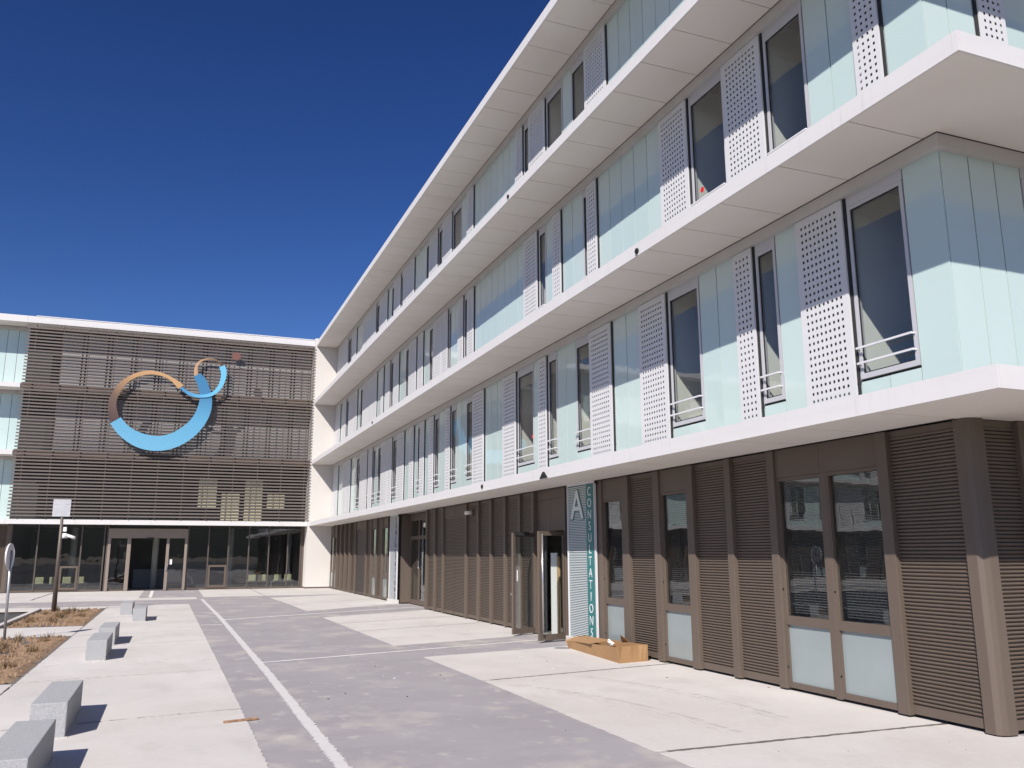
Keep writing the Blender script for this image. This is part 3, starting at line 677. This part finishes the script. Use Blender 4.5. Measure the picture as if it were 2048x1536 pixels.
# bays beyond entrance B
b = MB(); ub(b, map_main, 34.985, 37.15, -.10, -.03, .05, ZT-.004); b.build('flat_panel', M_BROWN, wing)
low_window(wing, map_main, 37.20, 38.15); post(wing, map_main, 38.15, 38.28)
ribbed(wing, map_main, 38.28, 39.3); post(wing, map_main, 39.3, 39.42)
low_window(wing, map_main, 39.42, 40.42); post(wing, map_main, 40.42, 40.56)
ribbed(wing, map_main, 40.56, 41.6); post(wing, map_main, 41.6, 41.76)
for a, c in ((41.765, 42.99), (43.01, 44.2)):
    b = MB(); ub(b, map_main, a, c, -.08, .03, 3.25, ZT-.004); b.build('head_panel', M_BROWN, wing)
    ribbed(wing, map_main, a, c, .05, 3.245, d0=-.01, name='louvre_door', m=mat('dark_bronze', (0.075, 0.06, 0.055), 0.5))
post(wing, map_main, 44.21, 44.36)
far = [44.36, 45.62, 46.9, 48.2, 49.45]
for a, c in zip(far[:-1], far[1:]): ribbed(wing, map_main, a+.001, c-.16); post(wing, map_main, c-.16, c, .14)
low_window(wing, map_main, 49.46, 50.6, 3.0); post(wing, map_main, 50.605, 50.72); low_window(wing, map_main, 50.725, 51.84, 3.0)

# ------------------------------------------------------------------ entrance block at the end of the court
block = thing('entrance_block', 'entrance block across the court with brown louvre screen above dark lobby glazing', 'building', (0, YB, 0))
b = MB(); b.box(7.40, 8.86, 51.9, 53.4, .10, 15.25); pier = b.build('pier', M_RENDER, block)
b = MB(); b.box(7.405, 8.855, 51.912, 53.4, .0, .10); b.build('pier_base', M_BROWN, block)
XL, XRr = -46.0, 7.395
for k, s in enumerate(SO):
    # slab edge: white where it shows, brown behind the screen
    b = MB(); b.box(XL, XRr, 51.96, 62, s+.02, s+.21); sl = b.build('floor_slab', M_SOFFIT, block)
    if k in (0, 3):
        xs = [XL, -38, -30, -22, -15.2, -8.4, XRr]
    else: xs = [XL, -38, -30, -22, -15.2, -8.42]
    zt = s+.25 if k < 3 else s+.36
    for a, c in zip(xs[:-1], xs[1:]):
        b = MB(); b.box(a+.004, c-.004, 51.90, 51.955, s-.01, zt); b.box(a+.004, c-.004, 51.956, 52.3, zt-.03, zt); b.build('nose_board', M_WHITE, sl)
    if k in (1, 2):
        b = MB(); b.box(-8.38, XRr, 51.93, 51.955, s-.12, s+.30); b.build('slab_edge', M_BROWNEDGE, sl)
    b = MB(); b.box(XL, -8.4, 51.96, 53.1, s, s+.019); b.build('soffit_panel', M_SOFFIT, sl)
b = MB(); b.box(-8.0, XRr, 51.88, 52.4, SO[3]+.36, SO[3]+.41); b.build('coping', M_ALU, block)
b = MB(); b.box(XL, 8.8, 52.2, 62, SO[3]+.22, SO[3]+.34); b.build('roof', M_HEAD, block)
# louvre screen
SX0, SX1, SY = -8.35, 7.385, 51.80
nsl = 58; pitch = (14.70-3.99)/nsl
slb = MB(); slb.box(SX0, SX1, -.011, .011, -.041, .041); slm = slb.mesh('louvre_slat', M_SLAT, Vector(((SX0+SX1)/2, 0, 0)))
for i in range(nsl):
    place('louvre_slat', slm, block, ((SX0+SX1)/2, SY, 3.99+pitch*(i+.5)))
x = -7.9
while x < 7.3:
    b = MB(); b.box(x-.02, x+.02, SY+.024, SY+.074, 3.95, 14.72); b.build('louvre_bracket', M_BROWNEDGE, block); x += 1.36
# wall behind the screen
b = MB(); b.box(SX0-.05, XRr, 53.13, 53.3, SO[0]+.23, SO[3]); b.build('screened_wall', M_DARK, block)
for f in (1, 2, 3):
    zb, zt = SO[f-1]+.235, SO[f]-.19
    x = SX0+.35+.0; i = 0
    while x < 7.0:
        wide = 1.02
        if f > 1 and x > -6.9:
            b = MB(); b.box(x, min(7.35, x+wide), 53.10, 53.127, zb+.05, zt); b.build('blind_panel', M_PALE, block)
            if x+wide+.2 < 7.3:
                b = MB(); b.box(x+wide+.09, x+wide+.20, 53.10, 53.127, zb+.05, zt); b.build('blind_panel', M_PALE, block)
        elif 1.0 < x < 5.4:
            b = MB(); b.box(x, x+wide, 53.10, 53.127, zb+.1+.7*(i % 3 == 1), zt-.9*(i % 2 == 0)-.7); b.build('cream_panel', M_CREAM, block)
        x += wide+.29; i += 1
    b = MB(); b.box(SX0, XRr, 53.08, 53.097, zt-.02, SO[f]); b.build('header_rail', M_BROWNEDGE, block)
# mint wing to the left of the screen
rs = random.Random(4)
def randsegs(u0, u1):
    out = []; u = u1; seq = []
    while u > u0+.6:
        k = rs.choice(['G3', 'W2', 'P2', 'G2', 'P1', 'G1', 'W1'])
        wd = .54*int(k[1]); seq.append((k[0], max(u0, u-wd), u)); u -= wd
    return seq[::-1]
for f in (1, 2, 3):
    storey(block, map_block, [('G', -11.7, -8.42)] if f != 1 else [('P', -11.7, -10.6), ('P', -10.6, -9.55), ('G', -9.55, -8.42)], f, rails=True)
    storey(block, map_block, randsegs(-45.5, -11.7), f)
    b = MB(); b.box(XL, -8.41, 53.17, 53.35, SO[f]-.19, SO[f]+.001); b.build('header_rail', M_HEAD, block)
b = MB(); b.box(XL, 8.8, 61.8, 62, 0, 15); b.build('rear_wall', M_RENDER, block)
b = MB(); b.box(XL, -8.5, 57.2, 57.4, 0, 15); b.build('corridor_wall', M_INT, block)
# brown ribbed ground floor left of the lobby
def map_low(u, d): return (u, 53.0-d)
ROTS[map_low] = math.pi
ribbed(block, map_low, -9.6, -8.42); post(block, map_low, -8.42, -8.22)
u = -9.6
while u > -45:
    post(block, map_low, u-.15, u)
    if int(u*7) % 3 == 0: low_window(block, map_low, u-1.15, u-.15)
    else: ribbed(block, map_low, u-1.15, u-.15)
    u -= 1.15
# lobby glazing
YG = 53.0
M_MULL = mat('dark_mullion', (0.085, 0.07, 0.062), 0.45)
mull = [-8.19, -6.90, -5.76, -4.75, -3.60, -3.45, 0.80, 1.92, 3.03, 4.18, 5.33, 6.43, 7.20]
for xx in mull:
    b = MB(); b.box(xx-.035, xx+.035, YG-.08, YG+.06, .03, 3.64); b.build('mullion', M_MULL, block)
b = MB(); b.box(-8.15, 7.38, YG-.03, YG+.05, 3.50, 3.645); b.build('head_rail', M_BLACK, block)
b = MB(); b.box(7.236, 7.385, YG-.04, YG+.08, .03, 3.645); b.build('jamb', M_BROWN, block)
for a, c in zip(mull[:-1], mull[1:]):
    if a in (-3.60, -3.45): continue
    b = MB(); b.box(a+.036, c-.036, YG-.01, YG+.004, .12, 3.499); b.build('pane', M_GLASS_D, block)
    b = MB(); b.box(a+.036, c-.036, YG-.05, YG+.05, .03, .119); b.build('bottom_rail', M_BROWN, block)
for a, c in ((-5.70, -4.80), (1.98, 2.98)):
    b = MB(); z1 = 1.40
    b.box(a, a+.10, YG-.10, YG-.02, .12, z1); b.box(c-.10, c, YG-.10, YG-.02, .12, z1); b.box(a+.101, c-.101, YG-.099, YG-.02, .12, .24); b.box(a+.101, c-.101, YG-.099, YG-.02, z1-.11, z1)
    b.build('vent_window', M_BROWN, block)
# entrance frame
b = MB(); fx0, fx1 = -3.41, 0.765
b.box(fx0, fx1, YG-.16, YG+.06, 2.92, 3.46)
for a, c in ((-3.41, -3.26), (-2.42, -2.22), (-.36, -.20), (.62, .765)): b.box(a, c, YG-.16, YG+.06, .02, 2.919)
ef = b.build('entrance_frame', mat('taupe_frame', (0.235, 0.19, 0.163), 0.5, noise=0.04, scale=2), block, bevel=.006)
for a, c in ((-3.26, -2.42), (-.20, .62)):
    b = MB(); b.box(a, c, YG-.03, YG-.018, .10, 2.919); b.build('pane', M_GLASS_D, ef)
    b = MB(); b.box(a, c, YG-.06, YG+.02, .02, .10); b.build('threshold', M_BROWN, ef)
b = MB(); b.box(-1.4, -1.05, YG-.22, YG-.161, 2.86, 2.95); b.build('door_sensor', M_BLACK, ef)
b = MB(); b.box(-.16, .0, YG-.05, YG-.031, 1.45, 1.73); b.build('notice', M_PAPER, ef)
b = MB(); b.box(-.33, -.25, YG-.22, YG-.161, 1.12, 1.36); b.build('door_handle', M_STEEL, ef)
# lobby interior
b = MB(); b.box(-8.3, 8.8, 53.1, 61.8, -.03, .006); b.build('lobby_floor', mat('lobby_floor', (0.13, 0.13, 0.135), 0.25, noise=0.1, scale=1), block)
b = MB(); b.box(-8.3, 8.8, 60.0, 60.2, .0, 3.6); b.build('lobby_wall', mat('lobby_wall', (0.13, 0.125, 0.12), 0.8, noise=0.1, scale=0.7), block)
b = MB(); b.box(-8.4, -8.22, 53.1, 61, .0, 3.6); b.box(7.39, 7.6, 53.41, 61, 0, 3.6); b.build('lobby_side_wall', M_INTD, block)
for (x, y) in ((-5.5, 57), (-1.0, 57.5), (3.4, 57)):
    b = MB(); b.tube((x, y, 0), (x, y, 3.6), .18, .18, 20); b.build('lobby_column', M_INT, block, smooth=True)
b = MB(); b.box(-2.2, 2.2, 58.5, 59.2, 0, 1.1); b.build('reception_desk', M_PALE, block)

# ------------------------------------------------------------------ emblem on the louvre screen
EY = 51.45
emb = thing('wall_emblem', 'large blue and tan ring emblem with small brown dot on the louvre screen', 'emblem', (-1, EY, 8))
def smooth_curve(pts, n=60):
    P = [Vector(p) for p in pts]; P = [P[0]*2-P[1]]+P+[P[-1]*2-P[-2]]; out = []
    for i in range(1, len(P)-2):
        for k in range(n//(len(P)-3)+1):
            t = k/(n//(len(P)-3)+1); p0, p1, p2, p3 = P[i-1:i+3]
            out.append(.5*((2*p1)+(-p0+p2)*t+(2*p0-5*p1+4*p2-p3)*t*t+(-p0+3*p1-3*p2+p3)*t**3))
    out.append(P[-2]); return out
def resample(pts, n):
    L = [0]
    for a, c in zip(pts[:-1], pts[1:]): L.append(L[-1]+(c-a).length)
    out = []; j = 0
    for i in range(n+1):
        t = L[-1]*i/n
        while j < len(L)-2 and L[j+1] < t: j += 1
        s = (t-L[j])/max(1e-9, L[j+1]-L[j]); out.append(pts[j]+(pts[j+1]-pts[j])*s)
    return out
def band(name, po, pi, y0, y1, m):
    n = 60; A = resample(smooth_curve(po), n); B = resample(smooth_curve(pi), n); b = MB()
    for y in (y0, y1):
        for p in A: b.v.append((p.x, y, p.y))
        for p in B: b.v.append((p.x, y, p.y))
    k = n+1
    for i in range(n):
        b.f.append((i, i+1, k+i+1, k+i)); b.f.append((2*k+i, 3*k+i, 3*k+i+1, 2*k+i+1))
        b.f.append((i, 2*k+i, 2*k+i+1, i+1)); b.f.append((k+i, k+i+1, 3*k+i+1, 3*k+i))
    b.f.append((0, k, 3*k, 2*k)); b.f.append((n, 2*k+n, 3*k+n, k+n))
    o = b.build(name, m, emb); bm = bmesh.new(); bm.from_mesh(o.data); bmesh.ops.recalc_face_normals(bm, faces=bm.faces[:]); bm.to_mesh(o.data); bm.free(); return o
big_o = [(-3.75,9.2),(-3.29,8.61),(-2.69,8.14),(-2.07,7.86),(-1.34,7.76),(-0.57,7.88),(0.18,8.25),(0.81,8.81),(1.25,9.48),(1.49,10.14),(1.53,10.79),(1.43,11.31),(1.22,11.86),(1.03,12.16),(0.77,12.41)]
big_i = [(-3.24,9.58),(-2.89,9.17),(-2.45,8.88),(-1.9,8.68),(-1.25,8.61),(-0.64,8.76),(-0.08,9.11),(0.37,9.56),(0.65,10.05),(0.81,10.62),(0.84,11.05),(0.73,11.52),(0.59,11.86),(0.43,12.19)]
tan_o = [(-3.73,9.24),(-3.92,9.9),(-3.94,10.4),(-3.83,10.87),(-3.56,11.42),(-3.14,11.87),(-2.63,12.19),(-2.1,12.35),(-1.64,12.36),(-1.12,12.24),(-0.68,12.03),(-0.35,11.84),(-0.09,11.64)]
tan_i = [(-3.32,9.56),(-3.45,9.93),(-3.53,10.3),(-3.5,10.68),(-3.34,11.11),(-3.04,11.6),(-2.61,11.93),(-2.16,12.1),(-1.74,12.16),(-1.27,12.09),(-0.9,11.93),(-0.61,11.69),(-0.35,11.4)]
sb_o = [(-0.3,11.43),(0.1,11.13),(0.47,10.98),(0.91,10.96),(1.39,11.05),(1.78,11.31),(2.08,11.75),(2.22,12.29),(2.21,12.69),(2.1,12.99)]
sb_i = [(-0.17,11.53),(0.17,11.31),(0.54,11.17),(0.94,11.14),(1.34,11.24),(1.61,11.45),(1.83,11.82),(1.92,12.27),(1.9,12.58),(1.79,12.84)]
st_o = [(0.45,12.22),(0.43,12.68),(0.57,13.05),(0.84,13.27),(1.2,13.37),(1.57,13.33),(1.87,13.17),(2.04,13.01)]
st_i = [(0.66,12.31),(0.61,12.7),(0.68,12.97),(0.89,13.17),(1.21,13.27),(1.53,13.24),(1.75,13.12),(1.88,12.95)]
LB, MBL = (0.145, 0.385, 0.565), (0.055, 0.19, 0.36)
band('blue_ring', big_o, big_i, EY-.05, EY+.02, gradient('emblem_blue', ((.12, 0, 1), 7.7, 12.3), [(0, LB), (.45, (0.105, .335, .53)), (.8, MBL), (1, (0.045, .19, .36))]))
band('tan_ring', tan_o, tan_i, EY-.02, EY+.05, gradient('emblem_tan', ((.55, 0, 1), 7.2, 11.6), [(0, (.07, .042, .04)), (.35, (.15, .095, .07)), (.75, (.46, .27, .13)), (1, (.50, .30, .15))]))
band('small_blue_ring', sb_o, sb_i, EY-.10, EY-.052, gradient('emblem_small_blue', ((1, 0, .25), 2.4, 4.6), [(0, (.045, .17, .35)), (.55, (.12, .39, .62)), (1, (.15, .46, .68))]))
band('small_tan_ring', st_o, st_i, EY-.02, EY+.05, gradient('emblem_small_tan', ((1, 0, -.15), -1.45, .15), [(0, (.50, .31, .18)), (.5, (.22, .15, .09)), (1, (.05, .03, .025))]))
b = MB(); b.tube((2.72, EY-.03, 13.6), (2.72, EY+.03, 13.6), .25, .25, 40); b.build('dot', mat('emblem_brown', (.17, .075, .06), .5), emb)
b = MB()
for (x, z) in ((-3.0, 8.9), (-1.3, 8.2), (.6, 9.0), (1.1, 10.6), (.9, 11.9), (-3.6, 10.5), (-2.2, 12.2), (-.6, 11.8), (2.05, 12.4), (.6, 12.7), (2.72, 13.6)):
    b.tube((x, EY+.021, z), (x, SY-.023, z), .02, .02, 8)
b.build('standoff', M_BROWNEDGE, emb)

# ------------------------------------------------------------------ banner signs
def banner(y0, y1, xf, big, label, letter_mat, teal):
    z0, z1 = .16, 3.60
    t = thing('banner_sign', label, 'sign', (xf, (y0+y1)/2, 0))
    b = MB(); b.box(xf-.03, xf+.02, y0-.012, y0+.012, z0, z1); b.box(xf-.03, xf+.02, y1-.012, y1+.012, z0, z1); b.box(xf-.031, xf+.021, y0-.012, y1+.012, z1, z1+.07); b.build('frame', M_ALU, t)
    cy0, cy1 = y0+.07, y0+.42
    b = MB(); z = z0+.01
    while z < z1-.03: b.box(xf-.012, xf-.004, y0+.013, y1-.013, z, z+.018); z += .038
    b.build('slatted_face', M_SIGNW, t)
    b = MB(); b.box(xf+.012, xf+.018, y0+.013, y1-.013, z0, z1-.001); b.build('back_sheet', M_TEAL if teal else mat('slate_blue_sheet', (0.16, 0.21, 0.25), .3), t)
    if teal:
        b = MB(); b.box(xf-.020, xf-.0125, cy0, cy1, z0+.02, z1-.02); b.build('lettering_strip', M_TEAL, t)
    word = 'CONSULTATIONS'; step = (z1-z0-.08)/len(word)
    rot = Matrix(((0, 0, -1), (-1, 0, 0), (0, 1, 0))).to_4x4()
    cache = {}
    for i, ch in enumerate(word):
        if ch not in cache: cache[ch] = text_mesh(ch, .285, .003, letter_mat)
        o = bpy.data.objects.new('letter', cache[ch]); C.objects.link(o); o.parent = t
        p = Vector((xf-.026, (cy0+cy1)/2, z1-.045-(i+1)*step+.03)) - origin(t)
        o.matrix_local = Matrix.Translation(p) @ rot @ Matrix.Scale(.88, 4, (1, 0, 0))
    if big:
        for mt, dx, off in ((M_TEAL, -.021, 0), (M_SIGNW, -.029, 0)):
            me = text_mesh(big, .95, .003, mt, .030 if mt is M_TEAL else 0.006)
            o = bpy.data.objects.new('letter', me); C.objects.link(o); o.parent = t
            p = Vector((xf+dx, (cy1+y1)/2-.03, 2.83)) - origin(t)
            o.matrix_local = Matrix.Translation(p) @ rot @ Matrix.Scale(1.05, 4, (1, 0, 0))
    b = MB(); b.box(xf-.07, xf+.10, y0-.02, y1+.10, .0, z0-.004); b.build('plinth', M_CONC, t, bevel=.01)
    b = MB()
    for zz in (.6, 1.9, 3.3):
        for yy in (y0+.1, y1-.1): b.box(xf+.021, 8.89, yy-.02, yy+.02, zz-.02, zz+.02)
    b.box(xf-.02, xf+.10, y0-.06, y0-.02, z1-.02, z1+.05); b.build('bracket', M_BLACK, t)
    return t
banner(16.97, 18.38, 8.74, 'A', 'teal and white slatted banner sign with a big letter A above the carton', M_SIGNW, True)
banner(34.95, 36.25, 8.72, None, 'narrow pale slatted banner sign with dark letters beside the recessed far entrance', mat('dark_letter', (.02, .025, .03), .5), False)

# ------------------------------------------------------------------ things in the court
BL = ['granite block bench nearest the viewer, at the bottom left corner', 'granite block bench second nearest the viewer, just behind the corner one',
      'granite block bench beside the near soil bed, the front one of the middle pair', 'granite block bench beside the gap between soil beds, rear of the middle pair',
      'granite block bench front one of the farthest pair, right of its twin', 'granite block bench farthest from the viewer, nearest the lobby glazing']
for (x0, x1, y0, y1), lb in zip(((-1.37, -1.0, 8.45, 10.3), (-1.38, -1.0, 11.36, 13.22), (-1.45, -1.08, 19.0, 20.8), (-1.46, -1.10, 22.05, 23.85), (-1.02, -.64, 29.25, 31.05), (-1.53, -1.15, 32.4, 34.2)), BL):
    b = MB(); b.box(x0, x1, y0, y1, -.01, .39)
    o = b.build('granite_bench', M_GRANITE, None, bevel=.010, at=((x0+x1)/2, (y0+y1)/2, 0)); tag(o, lb, 'bench', 'granite benches along the drive')
    q = []
    for (ax_, ay_), (bx_, by_) in (((x0, y0), (x1, y0)), ((x1, y0), (x1, y1)), ((x1, y1), (x0, y1)), ((x0, y1), (x0, y0))):
        for i in range(12):
            t_ = i/12; px, py = ax_+(bx_-ax_)*t_, ay_+(by_-ay_)*t_
            e_ = random.uniform(.012, .05); cx_, cy_ = (x0+x1)/2, (y0+y1)/2
            q.append((px+(e_ if px > cx_ else -e_)*(abs(px-cx_) > (x1-x0)/2-.02), py+(e_ if py > cy_ else -e_)*(abs(py-cy_) > (y1-y0)/2-.02)))
    mb_ = MB(); mb_.slab(q, .004, .0125); mb_.build('mortar_bed', M_CONC, o)
# open carton
t = thing('cardboard_box', 'long open brown carton lying below the big banner sign', 'carton', (8.3, 16, 0))
def wallp(nm, a, c, h0, h1, th=.008, lean=0.0):
    b = MB(); a = Vector((*a, 0)); c = Vector((*c, 0)); d = (c-a).normalized(); nn = Vector((-d.y, d.x, 0)); k = 7
    for i in range(k+1):
        s = i/k; p = a+(c-a)*s; h = h0+(h1-h0)*s
        bow = nn*(.025*math.sin(s*math.pi)+.012*math.sin(s*11))
        for q, z in ((p, .012), (p+bow+nn*lean, h), (p+nn*th, .012), (p+bow+nn*(th+lean), h)): b.v.append((q.x, q.y, z))
    for i in range(k):
        m0, m1 = i*4, i*4+4
        b.f += [(m0, m1, m1+1, m0+1), (m0+2, m0+3, m1+3, m1+2), (m0+1, m1+1, m1+3, m0+3), (m0, m0+2, m1+2, m1)]
    b.f += [(0, 1, 3, 2), (k*4, k*4+2, k*4+3, k*4+1)]
    return b.build(nm, M_CARD, t)
c0, c1, c2, c3 = (7.97, 14.62), (8.66, 14.74), (8.60, 17.45), (8.22, 17.40)
wallp('end_panel', c0, c1, .30, .31, lean=.01); wallp('side_panel', c1, c2, .31, .25); wallp('end_panel', c2, c3, .25, .17, lean=-.10); wallp('side_panel', c3, c0, .16, .30, lean=-.03)
b = MB(); b.slab([c0, c1, c2, c3], .006, .014); b.build('base_panel', M_CARD, t)
def flap(nm, pts):
    b = MB(); n = len(pts); b.v = [p for p in pts]+[(p[0], p[1], p[2]-.006) for p in pts]
    b.f = [tuple(range(n)), tuple(reversed(range(n, 2*n)))]+[(i, n+i, n+(i+1) % n, (i+1) % n) for i in range(n)]; b.build(nm, M_CARD, t)
flap('flap', [(8.22, 17.35, .165), (8.02, 15.95, .24), (8.42, 15.85, .30), (8.55, 17.2, .27)])
flap('flap', [(8.64, 15.75, .28), (8.63, 15.35, .29), (8.48, 15.50, .44)])
b = MB(); b.tube((8.50, 16.0, .20), (8.55, 16.12, .27), .05, .03, 7); b.tube((8.54, 15.9, .20), (8.50, 16.02, .28), .04, .02, 6); b.build('packing_paper', M_PAPER, t)
b = MB(); b.slab([(.73, 11.50), (1.15, 11.60), (1.145, 11.645), (.725, 11.545)], .007, .032); o = b.build('wooden_batten', M_WOOD, None, bevel=.003, at=(.94, 11.57, .007)); tag(o, 'short brown wooden batten lying across the pavement edge', 'stick')
b = MB(); b.tube((8.09, 17.40, -.02), (8.09, 17.40, .010), .20, .20, 28)
for i in range(5): b.box(7.96, 8.22, 17.28+i*.055, 17.30+i*.055, .0105, .014)
o = b.build('manhole_cover', M_GALV, None, at=(8.09, 17.40, 0)); tag(o, 'small round metal cover in the concrete near the open doors', 'cover')
t = thing('leaning_board', 'white board with a raw wood edge standing just inside the open doors', 'board', (9.06, 19.87, 0))
b = MB(); b.box(9.04, 9.07, 19.74, 20.10, .01, 2.05); b.build('white_face', M_PAPER, t)
b = MB(); b.box(9.042, 9.09, 19.64, 19.738, .01, 1.96); b.build('wood_edge', mat('raw_wood', (.50, .33, .16), .7, noise=.15, scale=14), t)
# tall pole with a square plate, seen from behind
t = thing('sign_post', 'tall brown pole with a square plate seen from behind in the far soil bed', 'sign', (-3.82, 35.0, 0))
b = MB(); b.tube((-3.82, 35, -.05), (-3.86, 35, 3.95), .085, .045, 16); b.build('pole', M_POLE, t, smooth=True)
b = MB(); b.slab([(-4.18, 34.93), (-3.60, 34.93), (-3.60, 34.95), (-4.18, 34.95)], 3.40, 4.02); b.box(-4.12, -4.06, 34.92, 34.929, 3.85, 3.87); b.box(-3.74, -3.68, 34.92, 34.929, 3.85, 3.87); b.build('plate', M_PLATE, t, bevel=.004)
t = thing('security_camera', 'white security camera hanging on the tall brown pole', 'camera', (-3.74, 34.95, 2.7))
b = MB(); b.box(-3.77, -3.66, 34.9, 35.0, 2.86, 3.02); b.build('mount', M_WHITEP, t, bevel=.01)
b = MB(); b.tube((-3.70, 34.93, 2.62), (-3.70, 34.93, 2.80), .095, .075, 14); b.build('dome', M_WHITEP, t, smooth=True)
b = MB(); b.tube((-3.62, 34.93, 2.72), (-3.36, 34.86, 2.63), .05, .06, 12); b.build('body', M_WHITEP, t, smooth=True)
t = thing('round_sign', 'round road sign on a thin steel post at the left edge, turned away', 'sign', (-3.72, 24.7, 0))
b = MB(); b.tube((-3.72, 24.7, -.05), (-3.78, 24.7, 2.15), .033, .033, 12); b.build('post', M_GALV, t, smooth=True)
nrm = Vector((.985, -.13, .03)).normalized(); ctr = Vector((-3.80, 24.66, 2.0))
b = MB(); b.tube(ctr, ctr+nrm*.012, .31, .31, 40); b.build('disc', M_PLATE, t)
b = MB(); b.tube(ctr-nrm*.012, ctr+nrm*.022, .325, .325, 40, cap=False); b.build('rim', M_ALU, t)
t = thing('wall_camera', 'small white camera box on the brown wall beside the service doors', 'camera', (8.84, 25.72, 3.3))
b = MB(); b.tube((8.84, 25.72, 3.33), (8.58, 25.66, 3.30), .055, .06, 12); b.build('body', M_WHITEP, t, smooth=True)
b = MB(); b.box(8.80, 8.875, 25.62, 25.80, 3.20, 3.42); b.build('back_plate', M_BROWN, t)
# lobby seats
def seats(x0, x1, y, xs, label):
    t = thing('beam_seat', label, 'seat', ((x0+x1)/2, y, 0), 'lobby seats')
    b = MB(); b.box(x0, x1, y-.03, y+.03, .34, .40); b.build('beam', M_GALV, t)
    for xx in (x0+.03, x1-.03):
        b = MB(); b.tube((xx, y, .34), (xx-.08, y-.22, .01), .02, .02, 8); b.tube((xx, y, .34), (xx+.02, y+.2, .01), .02, .02, 8); b.build('leg', M_GALV, t)
    for xx in xs:
        b = MB(); b.box(xx-.22, xx+.22, y-.28, y+.24, .41, .47); b.build('seat', M_GREENCH, t, bevel=.02)
        b = MB(); b.box(xx-.21, xx+.21, y-.36, y-.27, .43, .80); b.build('backrest', M_GREENCH, t, bevel=.03)
seats(-7.3, -4.4, 54.3, (-6.75, -6.05, -5.4, -4.75), 'row of four lime seats behind the left lobby panes')
seats(4.2, 5.45, 54.3, (4.55, 5.15), 'pair of lime seats in the lobby, the pair farther from the white pier')
seats(5.7, 7.0, 54.3, (6.05, 6.65), 'pair of lime seats in the lobby next to the white pier')
